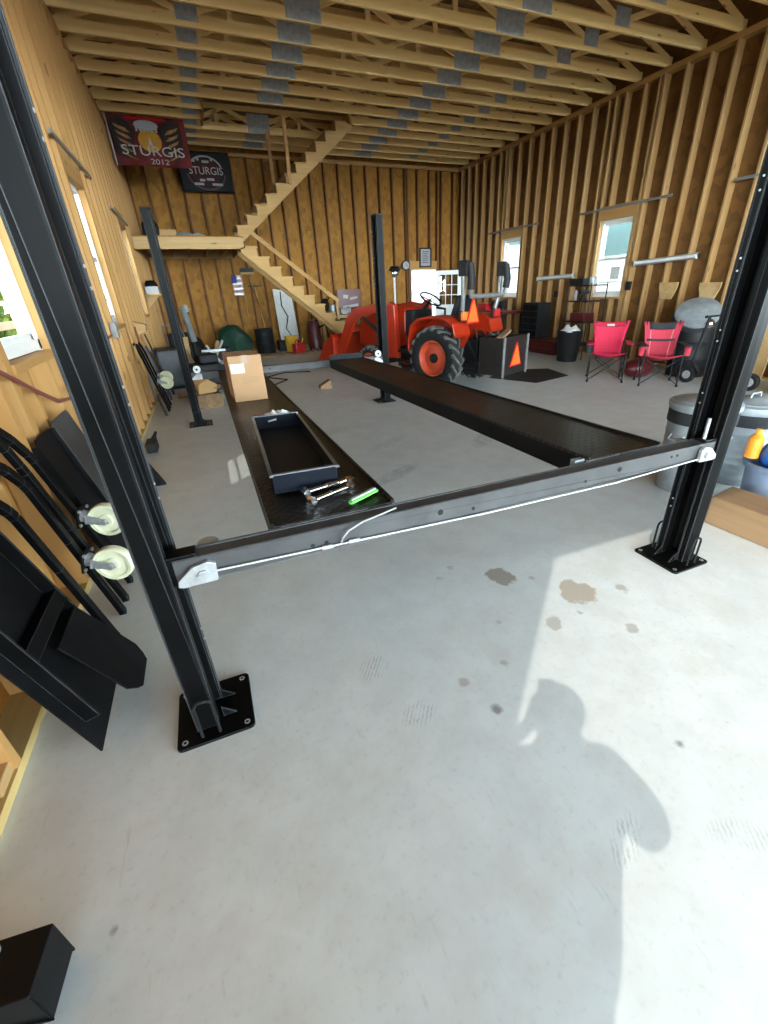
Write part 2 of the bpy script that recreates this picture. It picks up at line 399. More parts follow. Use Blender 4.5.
def stud_wall(name, axis, inner, sgn, lo, hi, openings, parts_m, plate_m, step=.406, first=None, skin_m=None):
    """axis: the direction the wall runs; inner: plane of the stud faces; sgn: towards outside"""
    def bx(mb, a0, a1, d0, d1, z0, z1):
        p0, p1 = inner + sgn*d0, inner + sgn*d1
        if axis == 'y': mb.box((p0, a0, z0), (p1, a1, z1))
        else: mb.box((a0, p0, z0), (a1, p1, z1))
    sh = MB(); cuts = sorted(openings)
    a = lo
    for (s0, s1, z0, z1) in cuts:
        bx(sh, a, s0, D, D+.012, 0, CZ+.5)
        if z0 > 0: bx(sh, s0, s1, D, D+.012, 0, z0)
        bx(sh, s0, s1, D, D+.012, z1, CZ+.5)
        a = s1
    bx(sh, a, hi, D, D+.012, 0, CZ+.5)
    w = struct(sh.build(name, skin_m or M['osb']))
    pl = MB(); a = lo
    for (s0, s1, z0, z1) in cuts:
        if z0 <= 0: bx(pl, a, s0, 0, D, 0, .04); a = s1
    bx(pl, a, hi, 0, D, 0, .04)
    pl.build('sill_plate', plate_m, w)
    tp = MB(); bx(tp, lo, hi, 0, D, CZ-.08, CZ); tp.build('top_plate', parts_m[1], w)
    def stud(a0, z0, z1):
        mb = MB(); bx(mb, a0-.019, a0+.019, .001, D, z0, z1); ob = mb.build('stud', parts_m[0], w); ob['part_of'] = name
        return ob
    a = first if first is not None else lo+.02
    while a < hi:
        blocked = False
        for (s0, s1, z0, z1) in cuts:
            if s0-.05 < a < s1+.05:
                blocked = True
                if s0+.03 < a < s1-.03:
                    if z0 > 0: stud(a, .04, z0-.04)
                    if z1+.3 < CZ-.1: stud(a, z1+.24, CZ-.08)
        if not blocked: stud(a, .04, CZ-.08)
        a += step
    for (s0, s1, z0, z1) in cuts:
        for e in (s0-.02, s1+.02, s0-.058, s1+.058): stud(e, .04, CZ-.08 if e in (s0-.058, s1+.058) else z1)
        hd = MB(); bx(hd, s0-.04, s1+.04, .001, D, z1, z1+.24); hd.build('header', parts_m[1], w)
        if z0 > 0:
            si = MB(); bx(si, s0-.002, s1+.002, -.012, D, z0-.04, z0); si.build('rough_sill', parts_m[1], w)
    return w

WL = [(1.46,2.32), (4.90,5.74), (8.62,9.46)]
WR = [(6.14,6.98), (9.70,10.54)]
SZ0, SZ1 = 1.22, 2.64
stud_wall('wall_left', 'y', XL, -1, YF-D-.012, YB+D+.012, [(a, b, SZ0, SZ1) for a, b in WL], (M['stud'], M['pine_y']), M['treated'], first=YF+.25)
stud_wall('wall_right', 'y', XR, 1, YF-D-.012, YB+D+.012, [(a, b, SZ0, SZ1) for a, b in WR], (M['stud_shaded'], M['pine_y']), M['treated'], first=YF+.13, skin_m=M['osb_shaded'])  # same pine and OSB as elsewhere, with this wall's shade in the colour
DX0, DX1 = 6.80, 7.70
stud_wall('wall_back', 'x', YB, 1, XL-.14, XR+.14, [(DX0, DX1, 0, 2.05)], (M['stud_red'], M['pine_x']), M['treated'], first=XL+.02, skin_m=M['osb_back'])  # studs in a darker, redder tone than on the other walls
GD = [(-.485, 3.85, 0, 3.49), (4.25, 8.3, 0, 4.35)]
stud_wall('wall_front', 'x', YF, -1, XL-.14, XR+.14, GD, (M['stud'], M['pine_x']), M['treated'], first=XL+.02)

# windows: white vinyl double-hung units set in the outer half of the wall
def window(i, x, y0, y1, sgn):
    fr = MB(); d0, d1 = x+sgn*.07, x+sgn*.155
    t = .05
    fr.box((d0, y0, SZ0), (d1, y0+t, SZ1)).box((d0, y1-t, SZ0), (d1, y1, SZ1)).box((d0, y0, SZ0+.005), (d1, y1, SZ0+.07)).box((d0, y0, SZ1-t), (d1, y1, SZ1))
    w = struct(fr.build('window_%d' % i, M['vinyl'], bevel=.004))
    zm = (SZ0+SZ1)/2
    for k, (za, zb, off) in enumerate(((SZ0+.065, zm+.02, .085), (zm-.02, SZ1-t, .12))):
        a = x+sgn*off; b_ = a+sgn*.03; q = .042
        sb = MB().box((a, y0+t, za), (b_, y0+t+q, zb)).box((a, y1-t-q, za), (b_, y1-t, zb)).box((a, y0+t, za), (b_, y1-t, za+q)).box((a, y0+t, zb-q), (b_, y1-t, zb))
        ym = (y0+y1)/2
        sb.box((a+sgn*.008, y0+t, za+.20), (a+sgn*.02, y1-t, za+.225)) if k == 0 else None
        s_ = sb.build('window_sash', M['vinyl'], w, bevel=.003)
        MB().box((a+sgn*.012, y0+t+q, za+q), (a+sgn*.018, y1-t-q, zb-q)).build('window_pane', M['glass'], s_)
    return w
k = 1
for a, b in WL: window(k, XL, a, b, -1); k += 1
for a, b in WR: window(k, XR, a, b, 1); k += 1

# back man door, swung inwards
dr = struct(MB().box((DX0, YB-.01, 0), (DX0+.03, YB+.15, 2.05)).box((DX1-.03, YB-.01, 0), (DX1, YB+.15, 2.05)).box((DX0, YB-.01, 2.02), (DX1, YB+.15, 2.05)).build('door_1', M['vinyl']))
Md = Matrix.Translation((DX1-.02, YB-.03, 0)) @ Matrix.Rotation(R(-38), 4, 'Z')      # leaf lies along +x, hinged here
lf = MB(); W_ = .86
lf.box((0,-.022,.02),(W_,.022,1.0), Md).box((0,-.022,1.0),(.13,.022,2.0), Md).box((W_-.13,-.022,1.0),(W_,.022,2.0), Md).box((.13,-.022,1.88),(W_-.13,.022,2.0), Md)
leaf = lf.build('door_leaf', M['vinyl'], dr, bevel=.004)
mu = MB()
for i in (1, 2): mu.box((.13+i*.2-.012,-.014,1.0),(.13+i*.2+.012,.014,1.88), Md).box((.13,-.014,1.0+i*.293-.012),(W_-.13,.014,1.0+i*.293+.012), Md)
mu.build('muntins', M['vinyl'], leaf)
MB().box((.13,-.004,1.0),(W_-.13,.004,1.88), Md).build('door_pane', M['glass'], leaf)
MB().cyl(Md @ Vector((W_-.06,-.022,.95)), Md @ Vector((W_-.06,-.07,.95)), .028).build('door_knob', M['chrome'], leaf)

# ceiling: deck on floor trusses at two foot centres
HX0, HX1, HY0, HY1 = 1.15, 4.15, 10.15, 11.25     # stair well
ck = MB()
zc = CZ+.46
ck.box((XL-.2, YF-.1, zc), (XR+.2, HY0, zc+.02)).box((XL-.2, HY1, zc), (XR+.2, YB+.2, zc+.02)).box((XL-.2, HY0, zc), (HX0, HY1, zc+.02)).box((HX1, HY0, zc), (XR+.2, HY1, zc+.02))
ceil = struct(ck.build('ceiling', M['deck']))
rf = MB().prism([(XL-.5, YF-.35, zc+.1), (XR+.5, YF-.35, zc+.1), ((XL+XR)/2, YF-.35, zc+2.6)], (0, YB-YF+.7, 0)).build('roof_void', M['deck'], ceil)
pltM = M['nailplate']
def truss_mesh(x0, x1, webs=True):
    mb = MB(); h = .135
    mb.box((x0, -.019, CZ), (x1, .019, CZ+h)); mb.box((x0, -.019, zc-.09), (x1, .019, zc-.002))
    if webs:
        J = [XL, .95, 2.38, 3.80, 5.25, 6.75, XR]; T = [.15, 1.66, 3.1, 4.5, 6.0, 7.6]
        for j in range(len(T)):
            for e in (J[j], J[j+1]):
                if min(e, T[j]) < x0-.01 or max(e, T[j]) > x1+.01: continue
                mb.bar((e, 0, CZ+h*.8), (T[j], 0, zc-.06), .036, .075, up=(0,1,0)) if False else mb.bar((e, 0, CZ+h*.8), (T[j], 0, zc-.06), .075, .036, up=(0,1,0))
        for e in (3.3, 4.35, 1.5): 
            if x0 < e < x1: mb.box((e-.035, -.018, CZ+h), (e+.035, .018, zc-.09))
    return mb
ys = [6.61+.605*i for i in range(-14, 11)]
big = MB().box((-.24, -.002, 0), (.24, 0, .33)); small = MB().box((-.14, -.002, 0), (.14, 0, .2))
t0 = None
bigp = smallp = None
for y in ys:
    if y > YB-.1 or y < YF+.05: continue
    if HY0 < y < HY1:
        pieces = [(XL-.1, HX0), (HX1, XR+.1)]
    else: pieces = [(XL-.1, XR+.1)]
    for (a, b) in pieces:
        if b-a > 8:
            if t0 is None:
                t = truss_mesh(a, b).build('ceiling_truss', M['truss'], ceil, loc=(0, y, 0)); t0 = t
            else: t = part_copy(t0, ceil, (0, y, 0))
        else: t = truss_mesh(a, b).build('ceiling_truss', M['truss'], ceil, loc=(0, y, 0))
        if y > 4.5:
            for xx, bg in ((.95,0), (2.38,1), (5.25,1), (6.75,0), (3.80,0)):
                if not a < xx < b: continue
                if bg:
                    p = bigp = (big.build('nail_plate', pltM, t, loc=(xx, -.02, CZ+.012)) if bigp is None else part_copy(bigp, t, (xx, -.02, CZ+.012)))
                elif xx != 3.80:
                    p = smallp = (small.build('nail_plate', pltM, t, loc=(xx, -.02, CZ+.06)) if smallp is None else part_copy(smallp, t, (xx, -.02, CZ+.06)))
# stair well header trimmers
MB().box((HX1-.04, HY0, CZ), (HX1, HY1, CZ+.185)).box((HX0, HY0, CZ), (HX0+.04, HY1, CZ+.185)).build('trimmer', M['pine_y'], ceil)

# ------------------------------------------------------------------ four post lift
lift = thing('four_post_lift', 'black four-post car lift with two tread plate runways raised above the concrete floor', 'car lift', (0,0,0))
PW, PL, PH = 2.6, 4.85, 2.35
def make_post(px, py, sx, lbl=None, tall=PH):
    """sx=+1: open side faces +x (left posts)"""
    def X(a): return px + sx*a
    t = .007; c0, c1, yh = -.070, .028, .084; cf = .012
    mb = MB()
    def b2(xa, ya, xb, yb): mb.box((X(xa), py+ya, .012), (X(xb), py+yb, tall))
    b2(c0, -yh, c0+t, yh)                                        # web
    b2(c0, -yh, cf, -yh+t); b2(c0, yh-t, c1, yh)                 # flanges
    b2(cf-t, -yh, cf, -yh+.040); b2(c1-t, yh-.040, c1, yh)       # lips
    b2(cf-.05, -yh+.033, cf, -yh+.040); b2(c1-.05, yh-.040, c1, yh-.033)
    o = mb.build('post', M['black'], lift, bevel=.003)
    if lbl: o['label'] = lbl
    # base plate with rounded corners
    bp = MB(); rr = .02; pts = []
    for (cx, cy, a0) in ((.12,.125,0), (-.12,.125,90), (-.12,-.125,180), (.12,-.125,270)):
        for k in range(5):
            a = R(a0+k*22.5); pts.append((px+cx+rr*math.cos(a), py+cy+rr*math.sin(a), 0))
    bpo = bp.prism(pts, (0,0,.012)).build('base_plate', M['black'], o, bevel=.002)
    for cx in (-.112, .112):
        for cy in (-.117, .117):
            MB().lathe([(.006,.0), (.011,.0), (.011,.002), (.006,.002)], 14, Matrix.Translation((px+cx, py+cy, .0125)), True).build('anchor_hole', M['zinc'], bpo)
    # anchor loops
    for s in (-1, 1):
        yy = py + s*.115
        pth = [(X(.0), yy, .012), (X(.0), yy, .16), (X(.008), yy, .178), (X(.02), yy, .185), (X(.045), yy, .185), (X(.057), yy, .178), (X(.062), yy, .16), (X(.062), yy, .012)]
        pth = [(x_-sx*.05, y_, z_) for x_, y_, z_ in pth]
        MB().tube(pth, .006, 8).build('guard_loop', M['black'], o, smooth=True)
    # latch ladder inside with slots
    ld = MB().box((X(c0+.02), py-.022, .05), (X(c0+.032), py+.022, tall-.03)).build('latch_ladder', M['black_soft'], o)
    sl = MB(); sb = MB()
    z = .35
    while z < tall-.1:
        for dz in (-.025, .025):
            sb.cyl((X(c1-.001), py+yh-.022, z+dz), (X(c1+.002), py+yh-.022, z+dz), .0045, 8)
        z += .30
    sb.each('rivet', M['zinc'], o)
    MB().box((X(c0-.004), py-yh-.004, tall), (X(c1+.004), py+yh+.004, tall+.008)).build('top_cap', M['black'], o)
    # foot brackets
    MB().prism([(X(c1), py-.05, .012), (X(c1+.05), py-.05, .012), (X(c1), py-.05, .06)], (0,.006,0)).prism([(X(c1), py+.044, .012), (X(c1+.05), py+.044, .012), (X(c1), py+.044, .06)], (0,.006,0)).each('gusset', M['black'], o)
    return o
make_post(0, 0, 1, 'front left post in the foreground'); make_post(PW, 0, -1, 'front right post beside the timber block')
make_post(0, PL, 1, 'rear left post'); make_post(PW, PL, -1, 'rear right post in front of the tractor')
def tz(y): return -.105*(y+.0)/4.75             # the rear end sits a little lower
# front crossbeam
def crossbeam(yc, z0, z1, front):
    mb = MB(); t = .007; ya, yb = yc-.036, yc+.036
    mb.box((.028, ya, z0), (PW-.028, ya+t, z1)).box((.028, yb-t, z0), (PW-.028, yb, z1)).box((.028, ya, z1-t), (PW-.028, yb, z1)).box((.028, ya, z0), (PW-.028, ya+.03, z0+t))
    o = mb.build('crossbeam', M['steel_dark'], lift, bevel=.003)
    hl = MB()
    for x, dz, r in ((.52,.03,.008), (.98,.045,.012), (1.13,.028,.008), (1.92,.052,.012), (1.72,.03,.007), (2.26,.055,.006), (2.30,.055,.006), (.47,.03,.008)):
        hl.cyl((x, ya-.001, z0+dz), (x, ya+.004, z0+dz), r, 14)
    hl.each('bolt_hole', M['rubber'], o)
    for sx, px in ((1, 0), (-1, PW)):
        def X(a): return px+sx*a
        # carriage block, zinc sheave bracket, pulley
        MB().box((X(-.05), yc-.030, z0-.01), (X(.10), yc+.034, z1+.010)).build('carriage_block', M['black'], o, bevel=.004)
        g = MB().prism([(X(x_), ya-.022, z0+z_) for x_, z_ in ((.028,.002), (.045,-.004), (.148,-.002), (.152,.062), (.130,.074), (.080,.064), (.032,.024))], (0,.02,0)).build('zinc_bracket', M['zinc'], o, bevel=.003)
        MB().cyl((X(.110), ya-.032, z0+.032), (X(.110), ya-.02, z0+.032), .019, 6).cyl((X(.110), ya-.036, z0+.032), (X(.110), ya-.03, z0+.032), .012, 14).build('pivot_bolt', M['zinc'], g)
        MB().lathe([(.008,-.014), (.032,-.014), (.035,-.011), (.029,-.003), (.029,.003), (.035,.011), (.032,.014), (.008,.014)], 26, Matrix.Translation((X(.135), yc+.075, z1-.022))).build('cable_pulley', M['zinc'], o, smooth=True)
        if front and sx < 0: MB().tube([(X(.075), yc+.0, z1-.01), (X(.075), yc+.0, z1+.115)], .009, 10).build('lock_pin', M['zinc'], o)
        if not front:
            MB().cyl((X(.105), ya-.05, .70), (X(.105), ya-.03, .70), .045, 24).build('slide_wheel', M['offwhite'], o, bevel=.006)
            MB().cyl((X(.105), ya-.054, .70), (X(.105), ya-.028, .70), .014, 12).build('wheel_axle', M['charcoal'], o)
    return o
fb = crossbeam(-.040, .670, .758, True)
rb = crossbeam(4.80, .575, .662, False)
ya = -.078
pts = [(.15, ya-.008, .698), (.60, ya-.006, .684), (1.2, ya-.007, .667), (1.9, ya-.007, .662), (2.45, ya-.008, .682)]
MB().tube(pts, .004, 8).build('lift_cable', M['cable'], fb, smooth=True)
for x in (.52, .62):
    MB().tube([(x-.02, ya-.007, .687), (x+.02, ya-.007, .686)], .008, 8).build('cable_clamp', M['zinc'], fb)
MB().tube([(.57, ya-.008, .69), (.575, ya-.02, .715), (.60, ya-.02, .74), (.66, ya-.01, .758), (.74, ya+.0, .767), (.80, ya+.02, .768)], .0035, 8).build('release_cable', M['cable'], fb, smooth=True)
# runways
def runway(x0, x1, name_lbl):
    y0, y1 = -.002, 4.75; t = .006; h = .10
    rot = Matrix.Rotation(math.atan(-.105/4.75), 4, 'X'); Mx = Matrix.Translation((0, y0, .768)) @ rot
    L = y1-y0
    o = MB().box((x0, 0, -t), (x1, L, 0), Mx).build('runway', M['tread'], lift)
    o['label'] = name_lbl
    MB().box((x0, .02, -h), (x0+t, L, -t), Mx).box((x1-t, .02, -h), (x1, L, -t), Mx).box((x0, .02, -h), (x0+.05, L, -h+t), Mx).box((x1-.05, .02, -h), (x1, L, -h+t), Mx).each('side_channel', M['black_soft'], o)
    e = MB()
    for xx in (x0, x1-.012): e.box((xx, .0, 0), (xx+.012, L, .010), Mx)
    e.each('edge_rail', M['tread'], o)
    MB().box((x0, L-.01, 0), (x1, L, .07), Mx).build('wheel_stop', M['black_soft'], o)
    return o
LX0, LX1, RX0, RX1 = .345, .815, 1.795, 2.265
rw = runway(LX0, LX1, 'left runway carrying the cardboard box and tray'); rw2 = runway(RX0, RX1, 'right runway with nothing on it')
MB().box((RX0-.06, .02, .68), (RX0-.004, .05, .765)).build('runway_stop_tab', M['galv'], rw2)
DT = math.atan(-.105/4.75)
def deck(x, y): return (x, y, .768 - .105*y/4.75 + .011)

# things on the left runway
bxl = deck(.53, 2.43); 
cb = thing('cardboard_box', 'brown cardboard box with white label standing on the left runway of the lift', 'box', (bxl[0], bxl[1], bxl[2]-.010), R(2))
MB().box((-.13, 0, .0), (.13, .46, .355), Matrix.Rotation(DT, 4, 'X')).build('carton', M['cardboard'], cb, bevel=.004)
MB().box((-.118, -.0015, .225), (-.015, .0, .295), Matrix.Rotation(DT, 4, 'X')).build('shipping_label', M['paper'], cb)
MB().box((-.028, -.001, .29), (.028, .461, .3562), Matrix.Rotation(DT, 4, 'X')).build('packing_tape', M['tape'], cb)
pr = MB()
for i, (w_, zz) in enumerate(((.13,.185), (.15,.172), (.12,.159), (.14,.146))): pr.box((-.05, -.001, zz), (-.05+w_, 0, zz+.005), Matrix.Rotation(DT, 4, 'X'))
pr.build('printed_lines', M['print'], cb)

ty = deck(.555, .80)
tr = thing('metal_tray', 'long shallow black metal tray lying open on the left runway', 'tray', ty, R(-2.2))
Mt = Matrix.Rotation(DT, 4, 'X')
MB().box((-.132,-.53,0), (.132,.56,.004), Mt).build('tray_floor', M['black_soft'], tr)
navy = plain('dark_navy_coat', (.006,.008,.013), .3, 0, .2, spec=.1)
for a, b in (((-.132,-.53,.0),(-.127,.56,.075)), ((.127,-.53,.0),(.132,.56,.075))): MB().box(a, b, Mt).build('tray_side', navy, tr)
for a, b in (((-.132,-.536,.0),(.132,-.53,.082)), ((-.132,.56,.0),(.132,.566,.082))): MB().box(a, b, Mt).build('tray_end', navy, tr)
rim = MB()
for a, b in (((-.14,-.545,.080),(.14,-.528,.085)), ((-.14,.558,.080),(.14,.575,.085)), ((-.142,-.545,.075),(-.127,.575,.079)), ((.127,-.545,.075),(.142,.575,.079))): rim.box(a, b, Mt)
rim.each('tray_rim', plain('worn_steel_edge', (.17,.185,.205), .3, .5, .2, 20), tr)
MB().cyl(Mt @ Vector((-.05,.545,.05)), Mt @ Vector((.0,.555,.055)), .006, 8).build('tray_hook', M['zinc'], tr)

def ratchet(loc, rz, L, lbl):
    t = thing('socket_wrench', lbl, 'wrench', loc, rz, 'chrome wrenches on the runway')
    MB().tube([(0,0,.012), (L*.45,0,.012), (L*.5,0,.012)], [.010, .010, .008], 10).build('handle', M['chrome'], t, smooth=True)
    MB().tube([(L*.48,0,.012), (L-.02,0,.012)], .007, 10).build('shaft', M['chrome'], t, smooth=True)
    MB().lathe([(.0,.0), (.018,.0), (.020,.004), (.020,.020), (.016,.024), (0,.024)], 18, Matrix.Translation((L,0,0))).build('ratchet_head', M['chrome'], t, smooth=True)
    MB().cyl((0,-.016,.014), (0,.018,.014), .014, 14).build('socket', M['chrome'], t)
    return t
d = deck(.515, .200); ratchet(d, R(14), .20, 'chrome socket wrench lying closest to the black tray')
d = deck(.520, .105); ratchet(d, R(22), .19, 'chrome socket wrench lying nearest the front crossbeam')
d = deck(.635, .225); 
s_ = MB()
for k in range(4): s_.cyl((k*.028-.03, 0, .014), (k*.028-.006, .004, .014), .013-.001*k, 14)
so = s_.build('socket_set', M['chrome'], loc=d); so.rotation_euler = (0,0,R(15)); tag(so, 'short chrome socket extension between the two wrenches', 'socket')
d = deck(.715, .07)
kn = thing('utility_knife', 'green and grey utility knife lying on the runway right of the wrenches', 'knife', d, R(28))
MB().prism([(-.075,-.013,.0), (.070,-.015,.0), (.078,-.004,.0), (.072,.014,.0), (-.072,.014,.0), (-.079,.0,.0)], (0,0,.009)).build('handle', M['green'], kn, bevel=.003)
MB().prism([(-.068,-.006,.009), (.068,-.008,.009), (.070,.010,.009), (-.066,.010,.009)], (0,0,.008)).build('grip', M['clearish'], kn, bevel=.003)
# crumpled plastic behind the tray
def crumple(rx, ry, h, n=9, seed=1):
    rnd = random.Random(seed); mb = MB(); vs = []; fs = []
    for i in range(n):
        for j in range(n):
            u, v = i/(n-1)*2-1, j/(n-1)*2-1
            z = h*max(0, 1-(u*u+v*v)*.8)*rnd.uniform(.15, 1) + .002
            vs.append((u*rx+rnd.uniform(-.2,.2)*rx/n, v*ry+rnd.uniform(-.2,.2)*ry/n, z))
    for i in range(n-1):
        for j in range(n-1): fs.append((i*n+j, (i+1)*n+j, (i+1)*n+j+1, i*n+j+1))
    return mb.add(vs, fs)
d = deck(.63, 1.66); o = crumple(.115, .07, .055, 9, 4).build('plastic_wrap', M['offwhite'], solid=.002, loc=d); o.rotation_euler = (0,0,R(-12))
tag(o, 'crumpled pale plastic wrap lying behind the far end of the black tray', 'wrapping')
d = deck(.53, 1.72); o = MB().tube([(-.05,.03,.008), (.0,0,.008), (.07,-.02,.008)], .007, 8).build('screwdriver', M['hose'], loc=d); tag(o, 'thin dark tool lying between the cardboard box and the tray', 'tool')

# ------------------------------------------------------------------ leaning pieces at the left wall
def caster(parent, at, up=0):
    """caster bolted to a leaning bar: plate against the bar, fork sticking out to +x"""
    g = Matrix.Translation(at) @ Matrix.Rotation(R(-18), 4, 'Z') @ Matrix.Rotation(R(14), 4, 'Y')
    pl = MB().box((-.004,-.05,-.055), (.006,.05,.055), g).build('caster_plate', M['black_soft'], parent, bevel=.003)
    bl = MB()
    for a in (-.035, .035):
        for b in (-.04, .04): bl.cyl(g @ Vector((.006,a,b)), g @ Vector((.014,a,b)), .009, 6)
    bl.each('plate_bolt', M['zinc'], pl)
    MB().cyl(g @ Vector((.006,0,0)), g @ Vector((.04,0,0)), .034, 18, .028).build('swivel', M['zinc'], pl)
    fk = MB()
    for s in (-1, 1): fk.prism([(.035,-.040*s,-.025), (.035,-.040*s,.025), (.13,-.040*s,.016), (.15,-.040*s,.0), (.13,-.040*s,-.016)], (0,.006*s,0), g)
    fk.box((.032,-.042,-.025), (.04,.042,.025), g).build('fork', M['zinc'], pl, bevel=.002)
    Mw = g @ Matrix.Translation((.125,0,0)) @ Matrix.Rotation(R(90), 4, 'X')
    wl = MB().lathe([(.012,-.022), (.030,-.022), (.034,-.012), (.066,-.012), (.070,-.022), (.086,-.024), (.090,-.016), (.090,.016), (.086,.024), (.070,.022), (.066,.012), (.034,.012), (.030,.022), (.012,.022)], 32, Mw, True)
    for k in range(8):
        a = R(k*45); c, s = math.cos(a), math.sin(a)
        wl.cyl(Mw @ Vector((.032*c,.032*s,0)), Mw @ Vector((.068*c,.068*s,0)), .011, 8)
    wl.build('caster_wheel', M['cream'], pl, smooth=True)
    MB().cyl(Mw @ Vector((0,0,-.05)), Mw @ Vector((0,0,.05)), .014, 10).build('axle_bolt', M['zinc'], pl)
def lean_bar(y, ytop, L, lbl, cas=None, xb=-.43, grp='leaning caster bars', bend=-.12):
    t = thing('caster_bar', lbl, 'steel bar', (xb, y, 0), 0, grp)
    ang = -.215; 
    P = lambda s_, off=0: Vector((-s_*.195-.0, (ytop-y)*s_/L, s_))
    pth = [P(.012), P(L*.5), P(L*.80), P(L*.84)+Vector((0,bend*.10,0)), P(L*.92)+Vector((.0,bend*.5,0)), P(L)+Vector((.0,bend,-.02))]
    mb = MB()
    for i in range(len(pth)-1): mb.bar(pth[i], pth[i+1], .044, .028, up=(1,0,.2))
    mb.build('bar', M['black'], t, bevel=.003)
    MB().cyl(P(.022)+Vector((-.014,0,0)), P(.022)+Vector((.014,0,0)), .022, 16).build('rounded_end', M['black'], t)
    if cas: caster(t, P(cas)+Vector((.016,0,0)))
    return t
lean_bar(.645, .60, .92, 'black bent bar without a caster, leaning nearest the black ramp plates', None)
lean_bar(.862, .84, .96, 'black bent bar with the nearer cream caster wheel bolted on', .37)
lean_bar(.985, .90, 1.02, 'plain black bar leaning between the two bars that carry cream casters', None, bend=-.02)
lean_bar(1.175, 1.03, 1.04, 'black bent bar with the further cream caster wheel, leaning beside the tread ramps', .50, bend=-.10)

def lean_frame(xb, z_unit=None, k=.30):
    """maps (y, s along the slope, out) to a point on a plate leaning on the left wall"""
    n = Vector((1, 0, k)).normalized(); sl = Vector((-k, 0, 1)).normalized()
    return lambda y, s_, o_=0: Vector((xb, y, 0)) + sl*s_ + n*o_ + Vector((0,0,.0))
def slab(mb, F, pts, t, o0=0):
    a = [F(y, s_, o0) for y, s_ in pts]; e = F(0, 0, t)-F(0, 0, 0); return mb.prism(a, e)
def ramp_piece(xb, y0, y1, L, lbl, tabs=True, s0=.03, k=.30, mat_=None):
    F = lean_frame(xb, k=k)
    t = thing('approach_ramp', lbl, 'ramp', (0,0,0), 0, 'ramps leaning on the left wall')
    t.location = (xb, (y0+y1)/2, 0)
    G = lambda y, s_, o_=0: F(y, s_, o_) - Vector((xb, (y0+y1)/2, 0))
    slab(MB(), G, [(y0, s0), (y1, s0), (y1, L-.02), (y1-.02, L), (y0+.02, L), (y0, L-.02)], .006).build('ramp_plate', mat_ or M['black_soft'], t)
    return t, G
t, G = ramp_piece(-.385, -.035, .455, .94, 'black ramp nearest the camera, its underside channels and hinge flap showing', k=.285)
for yy in (.02, .40):
    m_ = MB(); slab(m_, G, [(yy, .14), (yy+.008, .14), (yy+.008, .90), (yy, .90)], .05, .006)
    c = m_.build('side_channel', M['black'], t)
    MB().cyl(G(yy+.02, .18, .007), G(yy+.02, .18, .014), .012, 12).build('channel_bolt', M['zinc'], c)
m_ = MB(); slab(m_, G, [(.03, .44), (.40, .44), (.40, .50), (.03, .50)], .045, .006); m_.build('cross_channel', M['black'], t, bevel=.003)
# flap hanging from the cross channel
fl = MB(); A = lambda y, s_, o_: G(y, s_, o_)
pa = [A(.14,.40,.05), A(.40,.40,.05), A(.405,.10,.115), A(.385,.055,.122), A(.36,.03,.127), A(.20,.03,.127), A(.175,.05,.122), A(.135,.10,.115)]
fl.prism(pa, G(0,0,.008)-G(0,0,0)); fl.build('hinge_flap', M['black_soft'], t, bevel=.002)
t3, G3 = ramp_piece(-.395, 1.54, 1.88, .93, 'dark grey ramp leaning under the near window, standing right of a blacker ramp', mat_=M['ramp_grey'], k=.24)
m_ = MB(); slab(m_, G3, [(1.54,.05), (1.55,.05), (1.55,.90), (1.54,.90)], -.045); m_.build('side_flange', M['black_soft'], t3)
t4, G4 = ramp_piece(-.425, 1.26, 1.53, .90, 'black ramp tucked in beside the dark grey ramp under the near window', mat_=M['black_soft'], k=.235)
m_ = MB(); slab(m_, G4, [(1.26,.05), (1.268,.05), (1.268,.87), (1.26,.87)], -.04); m_.build('side_flange', M['black_soft'], t4)

# black bracket box bottom left on the floor
bb = thing('steel_housing', 'black folded steel housing lying on the floor at the lower left corner', 'housing', (-.50,-.66,0), R(-7))
sh = MB().prism([(-.12,-.085,.16), (.135,-.085,.16), (.135,.045,.16), (-.12,.045,.16)], (0,0,.006))
sh.box((-.12,.039,.02), (.135,.045,.16)).box((.129,-.085,.03), (.135,.045,.16)).prism([(-.12,-.085,.16), (.135,-.085,.16), (.135,-.085,.03), (.06,-.085,.03), (.03,-.085,.055), (-.12,-.085,.055)], (0,.006,0))
sh.box((-.10,-.06,.0), (.11,.03,.02)).box((-.10,-.02,.0), (-.09,.03,.16)).build('folded_shell', M['black_soft'], bb, bevel=.004)
MB().lathe([(.010,0), (.018,0), (.018,.004), (.010,.004)], 16, Matrix.Translation((.02,.02,.166)), True).build('hole_ring', M['zinc'], bb)

# block of wood between studs, lower left; hose on the wall
o = MB().box((-.775,.02,.04), (-.67,.07,.30)).box((-.775,-.10,.04), (-.66,.02,.085)).build('wood_offcut', M['light_pine'], bevel=.004); tag(o, 'short pale lumber offcut standing on the sill plate between studs at lower left', 'lumber')
o = MB().tube([(-.62,.75,1.42), (-.62,1.1,1.26), (-.63,1.35,1.17), (-.625,1.6,1.06), (-.62,1.85,.96), (-.62,2.1,.93), (-.63,2.3,.99), (-.63,2.6,1.06), (-.63,3.2,1.12), (-.63,4.4,1.16)], .011, 8).build('air_hose', M['hose'], smooth=True); tag(o, 'red-brown hose sagging along the left wall under the near window', 'hose')

